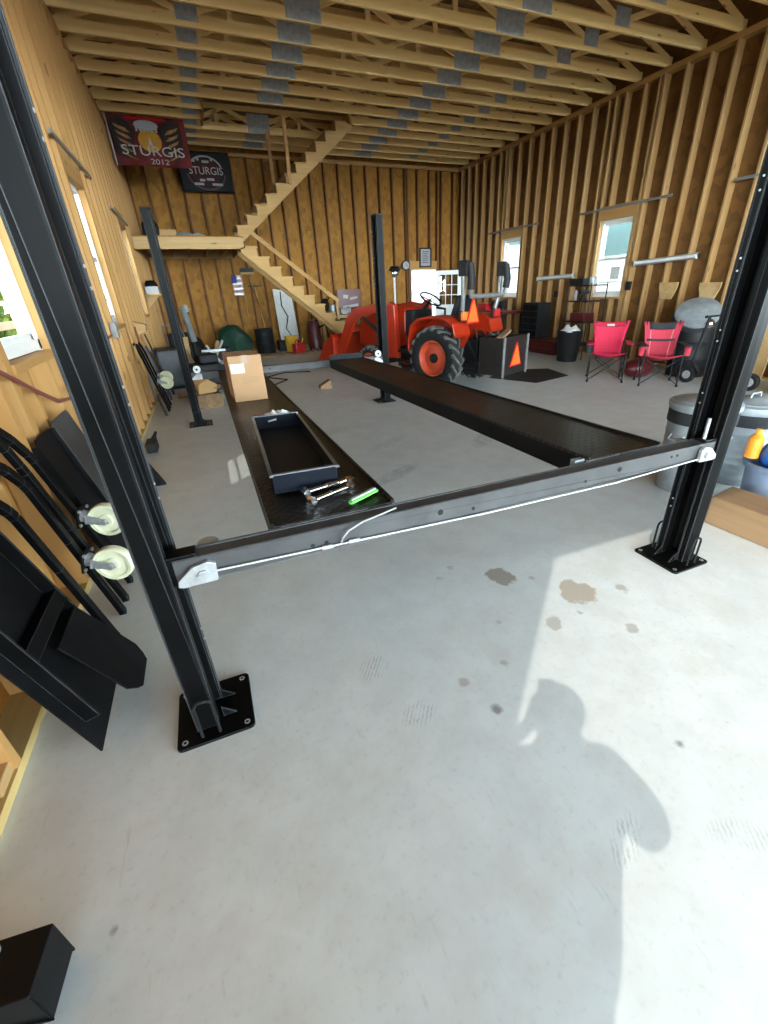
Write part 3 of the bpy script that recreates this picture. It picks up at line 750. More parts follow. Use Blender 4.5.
# metal rails screwed over the windows
def rail(x, y0, y1, z, lbl):
    o = MB().box((x, y0, z-.02), (x+.02*(-1 if x > 3 else 1), y1, z+.02)).cyl((x, y0+.05, z), (x+.03*(-1 if x > 3 else 1), y0+.05, z), .008, 8).build('metal_rail', M['grey_tube']); tag(o, lbl, 'rail', 'thin metal rails on the walls')
rail(XL+.001, 4.60, 6.55, 2.90, 'thin dark metal rail above the second window of the left wall')
rail(XL+.001, 7.85, 9.95, 2.77, 'thin dark metal rail near the back end of the left wall')
rail(XR-.001, 5.35, 7.60, 2.84, 'thin grey metal rail above the nearer right wall window')
rail(XR-.001, 9.0, 11.2, 2.84, 'thin grey metal rail above the further right wall window')
rail(XR-.001, 2.9, 4.28, 2.86, 'thin grey metal rail on the right wall cut off by the photo edge')
def shop_light(y0, y1, z0, z1, lbl):
    t = thing('shop_light', lbl, 'light fixture', (XR-.001, (y0+y1)/2, (z0+z1)/2), 0, 'unlit shop lights on the right wall')
    L = y1-y0; dz = (z1-z0)/2
    mb = MB().prism([(0,-L/2,z0-(z0+z1)/2-.05), (-.06,-L/2,-dz*1-.03), (-.06,-L/2,-dz+.03), (0,-L/2,-dz+.05)], (0,L,z1-z0)); mb.build('housing', M['galv'], t)
    MB().prism([(-.061,-L/2+.03,-dz-.025), (-.075,-L/2+.03,-dz-.012), (-.075,-L/2+.03,-dz+.012), (-.061,-L/2+.03,-dz+.025)], (0,L-.06,(z1-z0)*.96)).build('diffuser', M['white'], t)
    for e, zz in ((-L/2, -dz), (L/2-.015, dz)): MB().box((-.07,e,zz-.045), (0,e+.015,zz+.045)).build('end_cap', M['offwhite'], t)
shop_light(4.56, 5.86, 1.86, 1.81, 'longer white shop light on the right wall, nearer the camera')
shop_light(7.50, 8.80, 1.66, 1.63, 'shop light on the right wall between the two windows')

# plywood corbels on the studs
def corbel(y, z, lbl):
    o = MB().prism([(XR-.001,y-.19,z+.14), (XR-.001,y+.19,z+.14), (XR-.001,y+.19,z+.06), (XR-.001,y+.11,z-.14), (XR-.001,y-.11,z-.14), (XR-.001,y-.19,z+.06)], (-.03,0,0)).build('plywood_bracket', M['light_pine'], bevel=.002); tag(o, lbl, 'bracket', 'plywood brackets on the right wall')
corbel(5.02, 1.32, 'pale plywood bracket on the right wall, the one further from the camera')
corbel(4.22, 1.30, 'pale plywood bracket on the right wall, the one nearer the camera')

# ------------------------------------------------------------------ staircase and landing
st = thing('staircase', 'unpainted pine staircase climbing from back wall landing up to the ceiling hatch', 'staircase', (0,0,0))
SY0, SY1 = 10.25, 11.15; LZ = 2.62
MB().box((XL+.002, SY0, LZ-.22), (1.50, SY0+.04, LZ)).box((XL+.002, YB-.045, LZ-.22), (1.50, YB-.005, LZ)).box((1.46, SY0+.04, LZ-.22), (1.50, YB-.045, LZ)).build('landing_frame', M['light_pine'], st)
MB().box((XL+.002, SY0, LZ), (1.52, YB-.005, LZ+.02)).build('landing_deck', M['osb'], st)
jm = None
for k in range(5):
    x = XL+.2+k*.406
    jm = MB().box((-.019, SY0+.04, LZ-.20), (.019, YB-.045, LZ-.001)).build('joist', M['pine_y'], st, loc=(x,0,0)) if jm is None else part_copy(jm, st, (x,0,0))
def flight(xa, za, xb, zb, n, name):
    """steps up from (xa,za) to (xb,zb)"""
    run, rise = (xb-xa)/n, (zb-za)/n
    for y in (SY0, SY1-.04):
        prof = []
        for i in range(n): prof += [(xa+i*run, za+i*rise), (xa+i*run, za+(i+1)*rise)]
        prof.append((xb, zb))
        th = .15; L = math.hypot(run, rise); nx, nz = abs(rise)/L*th, abs(run)/L*th; sgn = 1 if run > 0 else -1
        lo = [(xb+sgn*.10, zb), (xb+sgn*.10, zb-.10), (xa+sgn*nx*1.6, za-nz*.2 if za > .1 else za), (xa+sgn*.02, za)]
        MB().prism([(x, y, z) for x, z in prof+lo], (0,.04,0)).build('stringer', M['stair'], st)
    tm = None
    for i in range(n):
        x, z = xa+i*run, za+(i+1)*rise
        loc = (x, 0, z)
        if tm is None: tm = MB().box((-.025 if run > 0 else .025, SY0-.01, .001), (run, SY1+.01, .03)).build(name, M['stair'], st, loc=loc)
        else: part_copy(tm, st, loc)
flight(1.42, LZ, 4.05, CZ+.02, 11, 'tread')
flight(4.35, 0.0, 1.52, LZ-.19, 12, 'tread')
MB().bar((2.68, SY0-.03, 3.60), (2.70, SY0-.03, CZ), .05, .07).build('stair_post', M['pine_x'], st)
MB().bar((2.50, SY1+.03, 3.55), (2.50, SY1+.03, CZ), .05, .07).build('stair_post', M['pine_x'], st)
MB().bar((1.66, SY1+.03, 2.92), (3.78, SY1+.03, 1.28), .04, .09).build('handrail', M['pine_x'], st)
MB().bar((3.74, SY1+.03, .02), (3.74, SY1+.03, 1.30), .07, .07).build('newel_post', M['stair'], st)
o = crumple(.42, .22, .12, 8, 3).build('folded_sheet', M['galv'], solid=.01, loc=(.45, 10.75, LZ+.02)); tag(o, 'pale grey folded sheet lying on the stair landing', 'sheet')
o = MB().box((-.25,-.12,0), (.2,.12,.07)).box((-.1,-.1,.07), (.22,.08,.13)).build('lumber_stack', M['light_pine'], loc=(-.02, 10.6, LZ+.02)); tag(o, 'short boards stacked on the stair landing near the left wall', 'lumber')
o = MB().lathe([(.0,0), (.15,0), (.17,.05), (.16,.22), (.10,.30), (0,.31)], 16).build('dark_bag', M['charcoal'], smooth=True, loc=(-.28, 10.55, LZ+.02)); tag(o, 'dark rounded bag on the landing behind the rear left lift post', 'bag')

# ------------------------------------------------------------------ flags
def cloth(w, h, amp, waves, ph=0, n=26, sag=0):
    mb = MB(); vs = []; fs = []; m = 14
    for i in range(n):
        for j in range(m):
            u, v = i/(n-1), j/(m-1)
            y = amp*math.sin(u*waves*2*PI+ph)*(.3+.7*v) + .4*amp*math.sin(v*5+u*3)
            vs.append((u*w, y, -v*h - sag*math.sin(u*PI)))
    for i in range(n-1):
        for j in range(m-1): fs.append((i*m+j, (i+1)*m+j, (i+1)*m+j+1, i*m+j+1))
    return mb.add(vs, fs)
def disc(mb, cx, cz, rx, rz, y=-.06, n=24, t=.003):
    return mb.prism([(cx+rx*math.cos(2*PI*k/n), y, cz+rz*math.sin(2*PI*k/n)) for k in range(n)], (0,t,0))
f1 = thing('rally_flag', 'red flag with yellow sun and white lettering hanging near the left wall', 'flag', (-.60, 10.90, 4.70), R(0), 'flags hanging at the back')
cloth(1.40, .80, .03, 2.0).build('cloth', M['flagred'], f1, smooth=True, solid=.003)
e = MB()
for m_ in (1, -1):
    X_ = lambda x: x if m_ > 0 else 1.36-x
    e.prism([(X_(x), -.062, z) for x, z in ((.06,-.08), (.22,-.05), (.40,-.14), (.46,-.30), (.40,-.46), (.44,-.60), (.26,-.70), (.08,-.62), (.05,-.34))], (0,.003,0))
e.each('dark_figure', M['flagdark'], f1)
e = MB()
for m_ in (1, -1):
    X_ = lambda x: x if m_ > 0 else 1.36-x
    for k in range(5):
        x0, z0 = .10+k*.012, -.16-k*.105
        e.prism([(X_(x0), -.066, z0), (X_(x0+.20), -.066, z0-.06-.01*k), (X_(x0+.27), -.066, z0-.13), (X_(x0+.17), -.066, z0-.115), (X_(x0+.04), -.066, z0-.055)], (0,.003,0))
e.each('tan_wing', M['flagtan'], f1)
disc(MB(), .70, -.40, .21, .18, -.066).build('sun_disc', M['flagyel'], f1)
e = disc(MB(), .68, -.16, .22, .08, -.066)
for q in range(6): e.box((.48+q*.07, -.068, -.26), (.52+q*.07, -.065, -.16))
e.build('grey_emblem', M['flaggrey'], f1)
e = MB().prism([(.66,-.07,-.47), (.74,-.07,-.47), (.70,-.07,-.33)], (0,.003,0)); e.build('white_emblem', M['flagwhite'], f1)
MB().box((.35,-.066,-.035), (1.05,-.063,-.075)).build('red_banner', M['redlens'], f1)
lettering('STURGIS', .225, M['flagwhite'], f1, (.72,-.073,-.57), (R(90),0,0), sx=1.35)
lettering('2012', .125, M['flagwhite'], f1, (.80,-.073,-.735), (R(90),0,0), sx=1.4)
MB().box((-.012,-.012,-.82), (.012,.012,.0)).build('white_hem', M['flagwhite'], f1)
f2 = thing('rally_flag', 'black flag with round red and grey printed emblem hanging on the back wall', 'flag', (.56, 12.93, 4.66), 0, 'flags hanging at the back')
cloth(1.22, .82, .012, 1.0, 1).build('cloth', M['flagblack'], f2, smooth=True, solid=.003)
e = MB(); n = 30
def arc(mb, cx, cz, r0, r1, a0, a1, y, n=18, k=.78):
    pts = [(cx+r0*math.cos(R(a0+(a1-a0)*i/n)), y, cz+k*r0*math.sin(R(a0+(a1-a0)*i/n))) for i in range(n+1)] + [(cx+r1*math.cos(R(a1-(a1-a0)*i/n)), y, cz+k*r1*math.sin(R(a1-(a1-a0)*i/n))) for i in range(n+1)]
    for i in range(n):
        q = [pts[i], pts[i+1], pts[2*n+1-i-1], pts[2*n+1-i]]; mb.prism(q, (0,.003,0))
    return mb
arc(e, .62, -.43, .42, .46, 185, 355, -.035).build('red_arc', M['dkred'], f2)
e = MB(); arc(e, .62, -.41, .37, .41, 20, 160, -.037); e.build('grey_arc', M['flaggrey'], f2)
disc(MB(), .62, -.42, .34, .27, -.034).build('dark_red_field', plain('flag_maroon', (.05,.006,.008), .8), f2)
e = MB()
for x0, z0, w_ in ((.30,-.20,.10), (.44,-.17,.06), (.56,-.21,.16), (.76,-.17,.05), (.44,-.58,.12), (.60,-.56,.18), (.30,-.66,.22), (.72,-.66,.24)): e.box((x0,-.041,z0-.028), (x0+w_,-.037,z0+.02))
e.each('printed_word', M['flaggrey'], f2)
lettering('STURGIS', .22, M['flagwhite'], f2, (.62,-.04,-.40), (R(90),0,0), sx=.95)

uf = thing('small_flag', 'small striped flag on a thin stick hanging on the back wall studs', 'flag', (1.45, 13.08, 1.95), 0)
e = MB(); 
for k in range(4): e.box((-.13, -.012, -.45+k*.13), (.13, -.008, -.39+k*.13))
MB().box((-.13,-.010,-.47), (.13,-.006,.05)).build('white_field', M['flagwhite'], uf); e.each('red_stripe', M['redlens'], uf)
MB().box((-.13,-.014,-.15), (.0,-.009,.05)).build('blue_canton', M['flagblue'], uf)
MB().cyl((.135,-.01,-1.0), (.135,-.01,.1), .01, 8).build('flag_stick', M['stair'], uf)

pf = thing('framed_notice', 'small black framed notice hung high on the back wall above the door', 'picture', (7.31, 13.09, 2.38), 0)
MB().box((-.21,-.03,-.27), (-.17,0,.27)).box((.17,-.03,-.27), (.21,0,.27)).box((-.17,-.03,.23), (.17,0,.27)).box((-.17,-.03,-.27), (.17,0,-.23)).build('frame', M['charcoal'], pf)
MB().box((-.17,-.012,-.23), (.17,-.008,.23)).build('sheet', M['flaggrey'], pf)
e = MB()
for k in range(7): e.box((-.11,-.0125,.16-k*.05), (.11-.02*(k % 3),-.0119,.175-k*.05))
e.build('printed_lines', M['charcoal'], pf)
wc = thing('wall_clock', 'small dark round clock on back wall beside the door top', 'clock', (6.62, 13.09, 2.17))
MB().cyl((0,0,0), (0,-.03,0), .14, 24).build('clock_rim', M['charcoal'], wc); MB().cyl((0,-.028,0), (0,-.034,0), .11, 24).build('clock_face', M['flaggrey'], wc)
MB().box((-.006,-.037,0), (.006,-.034,.08)).box((0,-.037,-.006), (.06,-.034,.006)).build('clock_hands', M['black'], wc)

# ------------------------------------------------------------------ tractor
T = thing('compact_tractor', 'orange compact tractor with front loader and black ballast box parked at the back', 'tractor', (4.188, 5.46, 0), R(24.6))
def wheel(x, y, rad, w, rimr, name):
    sgn = 1 if x > 0 else -1
    Mw = Matrix.Translation((x, y, rad)) @ Matrix.Rotation(R(90), 4, 'Y')
    h = w/2; rr = rad-.035
    mb = MB().lathe([(rimr, -h*.75), (rimr+.03, -h*.95), (rr*.80, -h), (rr*.95, -h*.90), (rr, -h*.55), (rr+.004, 0), (rr, h*.55), (rr*.95, h*.90), (rr*.80, h), (rimr+.03, h*.95), (rimr, h*.75)], 44, Mw, True)
    o = mb.build(name, M['rubber'], T, smooth=True)
    nl = 18 if rad > .4 else 16
    lg = MB()
    for k in range(nl):
        for s in (-1, 1):
            a0 = 2*PI*(k+(.5 if s > 0 else 0))/nl; da = .30 if rad > .4 else .3
            pts = []
            for (u, aa, w_) in ((0.02, da, .0), (1.0, 0, .0)):
                pass
            q = []
            for (zz, a, ) in ((s*.01, a0+da), (s*h*1.02, a0)):
                for r_ in (rr-.012, rad):
                    for dd in (-.055, .055):
                        aa = a + dd*(1.15 if r_ < rad else .8)*.97/rad*.5; r2 = r_ - (.03 if abs(zz) > h*.6 else 0)
                        q.append(Mw @ Vector((r2*math.cos(aa), r2*math.sin(aa), zz)))
            lg.add(q, [(0,1,3,2),(4,6,7,5),(0,4,5,1),(2,3,7,6),(0,2,6,4),(1,5,7,3)])
    lg.build('tread_lugs', M['lug'], o)
    rm = MB().lathe([(rimr+.012, -h*.78), (rimr+.012, h*.78), (rimr-.01, h*.78), (rimr-.03, h*.5), (rimr-.05, sgn*h*.05+.01), (.10, sgn*h*.25+.01), (.09, sgn*h*.3+.01), (0, sgn*h*.3+.01), (0, sgn*h*.3-.01), (.09, sgn*h*.3-.01), (rimr-.05, sgn*h*.05-.01), (rimr-.03, -h*.5), (rimr-.01, -h*.78)], 36, Mw, True).build('rim', M['orange_dark'], o, smooth=True)
    hb = MB().cyl(Mw @ Vector((0,0,-h*.3)), Mw @ Vector((0,0,sgn*h*.55)), .075, 18)
    for k in range(6):
        a = k*PI/3; hb.cyl(Mw @ Vector((.055*math.cos(a),.055*math.sin(a),sgn*h*.5)), Mw @ Vector((.055*math.cos(a),.055*math.sin(a),sgn*h*.62)), .012, 6)
    hb.build('hub', M['charcoal'], rm)
for x in (-.56, .56): wheel(x, 0, .49, .28, .27, 'rear_wheel')
for x in (-.52, .52): wheel(x, 1.55, .31, .20, .17, 'front_wheel')
ch = MB().box((-.16,-.30,.33), (.16,1.9,.62)).box((-.40,-.12,.40), (.40,.12,.58)).box((-.42,1.47,.24), (.42,1.63,.36)).box((-.20,-.55,.30), (.20,-.28,.75))
ch.build('chassis', M['charcoal'], T, bevel=.02)
MB().box((-.50,.35,.52), (-.14,.98,.56)).box((.14,.35,.52), (.50,.98,.56)).each('footplate', M['charcoal'], T)
# hood with rounded top
def loft(secs):
    mb = MB(); m = len(secs[0]); vs = [p for s in secs for p in s]; fs = []
    for i in range(len(secs)-1):
        for j in range(m): fs.append((i*m+j, i*m+(j+1) % m, (i+1)*m+(j+1) % m, (i+1)*m+j))
    fs += [tuple(range(m))[::-1], tuple(range((len(secs)-1)*m, len(secs)*m))]
    return mb.add(vs, fs)
def hs(y, w, z0, z1, r=.09): 
    return [(-w,y,z0), (w,y,z0), (w,y,z1-r), (w*.86,y,z1-r*.25), (w*.5,y,z1), (-w*.5,y,z1), (-w*.86,y,z1-r*.25), (-w,y,z1-r)]
loft([hs(.92,.27,.62,1.22), hs(1.0,.28,.60,1.25), hs(1.6,.27,.58,1.18), hs(2.05,.25,.56,1.06), hs(2.18,.22,.58,.98)]).build('hood', M['orange'], T, bevel=.015, smooth=True)
g = MB().box((-.19,2.17,.62), (.19,2.20,.92)); g.build('grille', M['charcoal'], T)
MB().box((-.26,.74,.75), (.26,.93,1.18)).build('dashboard', M['charcoal'], T, bevel=.03)
# steering wheel
Ms = Matrix.Translation((0,.56,1.34)) @ Matrix.Rotation(R(32), 4, 'X')
sw = MB(); ring = [Ms @ Vector((.19*math.cos(2*PI*k/24), .19*math.sin(2*PI*k/24), 0)) for k in range(25)]
sw.tube(ring, .014, 8)
for k in range(3): sw.cyl(Ms @ Vector((0,0,-.03)), Ms @ Vector((.19*math.cos(k*2.09+.5), .19*math.sin(k*2.09+.5), 0)), .009, 6)
sw.build('steering_wheel', M['black'], T, smooth=True)
MB().cyl(Ms @ Vector((0,0,-.02)), (0,.84,1.05), .03, 10).build('steering_column', M['charcoal'], T)
# fenders
for s in (-1, 1):
    P = [(.50,.60), (.50,.78), (.44,.98), (.30,1.08), (.05,1.12), (-.28,1.10), (-.42,1.02), (-.47,.85)]
    ou = [(s*.36, y, z) for y, z in P]; inn = [(y-.03 if y > 0 else y+.03, z-.04) for y, z in P[::-1]]
    MB().prism([(s*.30, y, z) for y, z in P] + [(s*.30, y, z) for y, z in inn], (s*.40,0,0)).build('fender', M['orange'], T, bevel=.02)
    MB().prism([(s*.30, y, z) for y, z in P] + [(s*.30, -.35,.62)], (s*.02,0,0)).build('fender_panel', M['orange'], T)
    tl = MB().box((s*.46-.07,-.50,1.05), (s*.46+.07,-.44,1.17)).build('tail_light', M['redlens'] if s > 0 else M['amber'], T, bevel=.012)
    MB().box((s*.46-.085,-.445,1.035), (s*.46+.085,-.42,1.185)).build('light_bracket', M['charcoal'], tl)
seat = MB().box((-.24,-.12,.92), (.24,.36,1.04)).prism([(-.24,-.10,1.02), (-.24,-.22,1.38), (-.24,-.14,1.40), (-.24,0.0,1.06)], (.48,0,0)).build('seat', M['charcoal'], T, bevel=.04, smooth=True)
for s in (-1, 1): MB().tube([(s*.27,.05,1.05), (s*.27,.05,1.2), (s*.27,.22,1.22)], .02, 8).build('armrest', M['charcoal'], T)
# folded roll bar
up = MB()
for s in (-1, 1):
    up.tube([(s*.40,-.26,.55), (s*.42,-.30,.85), (s*.46,-.42,1.15), (s*.50,-.46,1.40), (s*.52,-.46,1.72)], .033, 10)
rp, rp2 = up.each('roll_bar_post', M['grey_tube'], T, smooth=True)
hg = MB()
for s in (-1, 1): hg.cbox((s*.52,-.48,1.74), (.09,.15,.20)).cyl((s*.52-.06*1,-.50,1.76), (s*.52+.06,-.50,1.76), .05, 12)
hg.each('hinge', M['charcoal'], rp, bevel=.01)
MB().tube([(-.50,-.56,1.80), (-.50,-.60,1.55), (-.485,-.58,1.42), (-.44,-.56,1.375), (.44,-.56,1.375), (.485,-.58,1.42), (.50,-.60,1.55), (.50,-.56,1.80)], .034, 10).build('folded_hoop', M['grey_tube'], rp, smooth=True)
pad = MB()
for s in (-1, 1): pad.tube([(s*.50,-.56,1.80), (s*.50,-.60,1.60), (s*.49,-.585,1.47)], .055, 10)
pad.each('hoop_sleeve', M['charcoal'], rp, smooth=True)
def triangle(name, cx, y, z, w, h, parent):
    o = MB().prism([(cx-w/2,y,z), (cx+w/2,y,z), (cx+w*.06,y,z+h), (cx-w*.06,y,z+h)], (0,.006,0)).build(name, M['redlens'], parent)
    MB().prism([(cx-w*.40,y-.004,z+.022), (cx+w*.40,y-.004,z+.022), (cx+w*.03,y-.004,z+h-.04), (cx-w*.03,y-.004,z+h-.04)], (0,.004,0)).build('reflective_center', M['smv'], o)
    return o
triangle('warning_triangle', -.31, -.52, 1.00, .36, .36, T)
# rear linkage and ballast box
lk = MB()
for s in (-1, 1): lk.bar((s*.24,-.30,.42), (s*.36,-.72,.40), .05, .07).bar((s*.25,-.30,.85), (s*.34,-.66,.44), .03, .03)
lk.bar((0,-.35,.78), (0,-.72,.78), .05, .05).tube([(-.10,-.42,.9), (-.05,-.5,.6), (.12,-.55,.5), (.16,-.5,.85)], .016, 8).build('hitch_arms', M['charcoal'], T)
bx = MB().box((-.37,-1.12,.27), (.37,-1.10,.81)).box((-.37,-.71,.27), (.37,-.69,.81)).box((-.37,-1.10,.27), (-.35,-.71,.81)).box((.35,-1.10,.27), (.37,-.71,.81)).box((-.35,-1.10,.27), (.35,-.71,.29))
bxo = bx.build('ballast_box', plain('box_black', (.014,.012,.011), .35, 0, .3, 8), T, bevel=.006)
triangle('warning_triangle', .02, -1.128, .38, .36, .34, bxo)
MB().box((-.38,-1.135,.24), (-.33,-1.12,.82)).box((.33,-1.135,.24), (.38,-1.12,.82)).each('edge_trim', M['grey_tube'], bxo)
MB().bar((-.30,-1.0,.80), (.30,-.80,.86), .09, .04).build('plank', M['timber'], bxo)
# front loader
for s in (-1, 1):
    tw = MB().prism([(s*.47-.05,.90,.42), (s*.47-.05,1.14,.42), (s*.47-.05,1.12,1.26), (s*.47-.05,1.04,1.32), (s*.47-.05,.95,1.26)], (.10,0,0)).build('loader_tower', M['orange'], T, bevel=.01)
    ar = [(1.02,1.24), (1.4,1.29), (1.98,1.22), (2.2,1.05), (2.56,.45), (2.56,.34), (2.44,.34), (2.06,.92), (1.88,1.06), (1.4,1.14), (1.0,1.12)]
    MB().prism([(s*.47-.04,y,z) for y, z in ar], (.08,0,0)).build('loader_arm', M['orange'], T, bevel=.01)
    MB().cyl((s*.47,1.06,.62), (s*.47,1.62,.98), .035, 12).cyl((s*.47,1.6,.97), (s*.47,1.86,1.12), .018, 10).build('lift_cylinder', M['charcoal'], T)
    MB().cyl((s*.38,1.95,1.16), (s*.38,2.35,.86), .03, 12).cyl((s*.38,2.33,.87), (s*.38,2.56,.66), .016, 10).build('bucket_cylinder', M['chrome'], T)
MB().tube([(-.47,2.20,.86), (.47,2.20,.86)], .05, 12).build('cross_tube', M['orange'], T)
bk = MB(); pf_ = [(2.84,.30), (2.84,.70), (2.90,.76), (2.93,.74), (2.90,.66), (2.89,.34), (2.95,.28), (3.42,.24), (3.42,.22), (2.92,.23)]
pf_ = [(y-.30, z) for y, z in pf_]
bk.prism([(-.60,y,z) for y, z in pf_], (1.20,0,0))
for x in (-.60, .58): bk.prism([(x,2.56,.25), (x,2.58,.74), (x,2.75,.66), (x,3.12,.23)], (.02,0,0))
bk.build('bucket', M['orange'], T, bevel=.004)
MB().tube([(-.15,1.25,1.15), (-.15,1.25,1.25)], .03, 10).build('muffler', M['charcoal'], T)

# thin dark sheet on the floor beside the ballast box
o = MB().prism([(4.95,5.55,.001), (5.35,4.72,.001), (6.25,4.95,.001), (6.45,5.75,.001), (5.6,6.1,.001)], (0,0,.008)).build('floor_sheet', M['charcoal']); tag(o, 'dark flat sheet on the floor beside the black ballast box', 'mat')
# tall lamp pole behind the tractor
lp = thing('work_light', 'thin pale pole with round work light head standing behind the tractor', 'lamp', (5.15, 10.5, 0))
MB().cyl((0,0,.02), (0,0,1.80), .03, 10).build('pole', M['offwhite'], lp); 
for k in range(3): MB().tube([(0,0,.35), (.35*math.cos(k*2.09),.35*math.sin(k*2.09),.02)], .012, 6).build('leg', M['charcoal'], lp)
MB().ball((0,-.05,1.88), (.11,.09,.11)).build('lamp_head', M['chrome'], lp, smooth=True); MB().lathe([(.13,0), (.15,.03), (.10,.10)], 18, Matrix.Translation((0,-.05,1.93))).build('lamp_hood', M['charcoal'], lp, solid=.006)

# ------------------------------------------------------------------ folding chairs
def camp_chair(loc, rz, lbl, colr, two):
    """front towards -y"""
    t = thing('camp_chair', lbl, 'folding chair', loc, rz, 'folding camp chairs')
    w = .27; fr = M['charcoal']
    # legs: crossed tubes on each side and in front
    for s in (-1, 1):
        MB().tube([(s*w,-.26,.012), (s*w*.98,-.24,.55)], .010, 8).build('front_leg', fr, t, smooth=True)
        MB().tube([(s*w*1.0,.26,.012), (s*w*.93,.25,.30), (s*.235,.30,.93)], .010, 8).build('rear_leg', fr, t, smooth=True)
        MB().tube([(s*w,-.26,.03), (-s*w*.9,-.22,.41)], .008, 8).build('front_brace', fr, t, smooth=True)
        MB().tube([(s*w,-.26,.03), (s*w*.92,.22,.42)], .008, 8).tube([(s*w,.26,.03), (s*w*.95,-.22,.42)], .008, 8).build('side_brace', fr, t, smooth=True)
        MB().tube([(s*w,.26,.03), (-s*w*.9,.22,.41)], .008, 8).build('rear_brace', fr, t, smooth=True)
        ft = MB()
        for y in (-.26, .26): ft.cyl((s*w,y,0), (s*w,y,.03), .018, 10)
        ft.each('foot_cap', M['black'], t)
        ar = MB(); vs = []; 
        ar.prism([(s*.24,-.30,.60), (s*.35,-.30,.595), (s*.36,-.12,.575), (s*.34,.20,.60), (s*.25,.22,.605)], (0,0,.014)); ar.build('armrest', M['blackfab'] if two else colr, t, bevel=.004)
        if s < 0 or two: MB().lathe([(.045,.0), (.05,.11), (.052,.12)], 14, Matrix.Translation((s*.315,-.20,.46))).build('cup_holder', M['blackfab'] if not two else colr, t, solid=.004)
    # seat sling: sagging sheet
    def sheet(f, nu=11, nv=9):
        mb = MB(); vs = [f(i/(nu-1), j/(nv-1)) for i in range(nu) for j in range(nv)]; fs = [(i*nv+j, (i+1)*nv+j, (i+1)*nv+j+1, i*nv+j+1) for i in range(nu-1) for j in range(nv-1)]
        return mb.add(vs, fs)
    se = sheet(lambda u, v: ((u-.5)*2*w*(.97), -.27+.47*v, .45 - .075*(1-(2*u-1)**2)*(.4+.6*math.sin(v*PI*.9)) - .05*v + .02*(1-v)))
    se.build('seat', colr, t, smooth=True, solid=.008)
    def back(u, v): 
        wid = .215+.075*v*v
        top = (.03*(2*u-1)**2)*v
        return ((u-.5)*2*wid, .18+.11*v+.06*(1-(2*u-1)**2)*(1-.3*v), .37+.52*v+top)
    ba = sheet(back); ba = ba.build('backrest', colr, t, smooth=True, solid=.008)
    if two:
        def strip(u0, u1, v0, v1, name, mm):
            sheet(lambda u, v: tuple(a+b for a, b in zip(back(u0+(u1-u0)*u, v0+(v1-v0)*v), (0,-.008,0))), 7, 5).build(name, mm, ba, smooth=True, solid=.005)
        strip(.16, .84, .80, 1.0, 'black_top_panel', M['blackfab']); strip(.06, .94, .47, .54, 'black_band', M['blackfab'])
        for a, b in ((.17,.20), (.80,.83)): strip(a, b, .0, .8, 'pale_piping', plain('piping', (.55,.16,.18), .8))
        for a, b in ((.0,.05), (.95,1.0)): strip(a, b, .0, 1., 'pale_piping', M['pink'])
    else:
        p = back(.5, .93)
        MB().cbox((p[0], p[1]-.012, p[2]-.005), (.115,.006,.032)).build('white_logo_tag', M['flagwhite'], ba, bevel=.002)
        sheet(lambda u, v: tuple(a+b for a, b in zip(back(.1+.8*u, .86+.03*v), (0,-.006,0))), 7, 3).build('dark_seam', M['dkred'], ba, smooth=True, solid=.004)
    return t
def face(p): return math.atan2(p[1]-.27+0, 1)  # unused helper
a1 = math.atan2(-.36, .39)
camp_chair((6.30+.19, 4.16+.20, 0), a1, 'crimson folding camp chair with a white tag, left of the pair', M['crimson'], False)
camp_chair((6.72+.19, 3.54+.15, 0), math.atan2(-.46,.425)+R(6), 'faded red and black folding camp chair, right of the pair', M['pink'], True)
o = MB().ball((0,0,.16), (.30,.20,.17), 18).build('duffel_bag', M['dkred'], smooth=True, loc=(7.12, 4.22, 0)); tag(o, 'dark red duffel bag lying behind the folding chairs', 'bag')

# ------------------------------------------------------------------ right side clutter
def trash_can(loc, r, h, lbl):
    t = thing('trash_can', lbl, 'trash can', loc, 0, 'galvanised trash cans')
    prof = [(r*.86,0), (r*.88,.012)]
    for k in range(8):
        z = .05+k*(h-.14)/8; rr = r*(.88+.10*k/8); prof += [(rr,z), (rr+.003,z+.010), (rr,z+.020)]
    prof += [(r*.985,h-.04), (r,h-.03), (r,h)]
    MB().lathe(prof, 36).build('can_body', M['galv'], t, smooth=True)
    MB().lathe([(r*1.0,h-.14), (r*1.012,h-.135), (r*1.012,h-.055), (r*1.0,h-.05)], 36).build('black_bag_edge', M['blackfab'], t, smooth=True)
    L = [(r*1.05,h-.03), (r*1.06,h+.005), (r*1.03,h+.012), (r*.92,h+.016), (r*.88,h+.026), (r*.70,h+.030), (r*.66,h+.038), (r*.45,h+.042), (r*.41,h+.050), (.02,h+.056), (0,h+.056)]
    MB().lathe(L, 36).build('lid', M['galv'], t, smooth=True)
    MB().tube([(-.06,0,h+.05), (-.05,0,h+.085), (.05,0,h+.085), (.06,0,h+.05)], .007, 8).build('lid_handle', M['galv'], t)
    for s in (-1, 1): MB().tube([(s*(r*.97),-.05,h-.22), (s*(r*.97+.035),-.045,h-.25), (s*(r*.97+.035),.045,h-.25), (s*(r*.97),.05,h-.22)], .006, 8).build('side_handle', M['zinc'], t)
    return t
trash_can((3.60,.68,0), .225, .68, 'galvanised trash can with lid standing just left of the right lift post')
trash_can((4.10,.63,0), .225, .62, 'galvanised trash can with lid standing right of the lift post')
tb = MB().prism([(3.18,.20,0), (3.47,.25,0), (3.52,-.44,0), (3.22,-.50,0)], (0,0,.20)).build('timber_block', M['timber'], bevel=.012); tag(tb, 'heavy rough timber block on the floor beside the right lift post', 'timber')
bn = thing('storage_bin', 'slate blue plastic bin full of bags beside the timber block', 'bin', (3.79,.18,0))
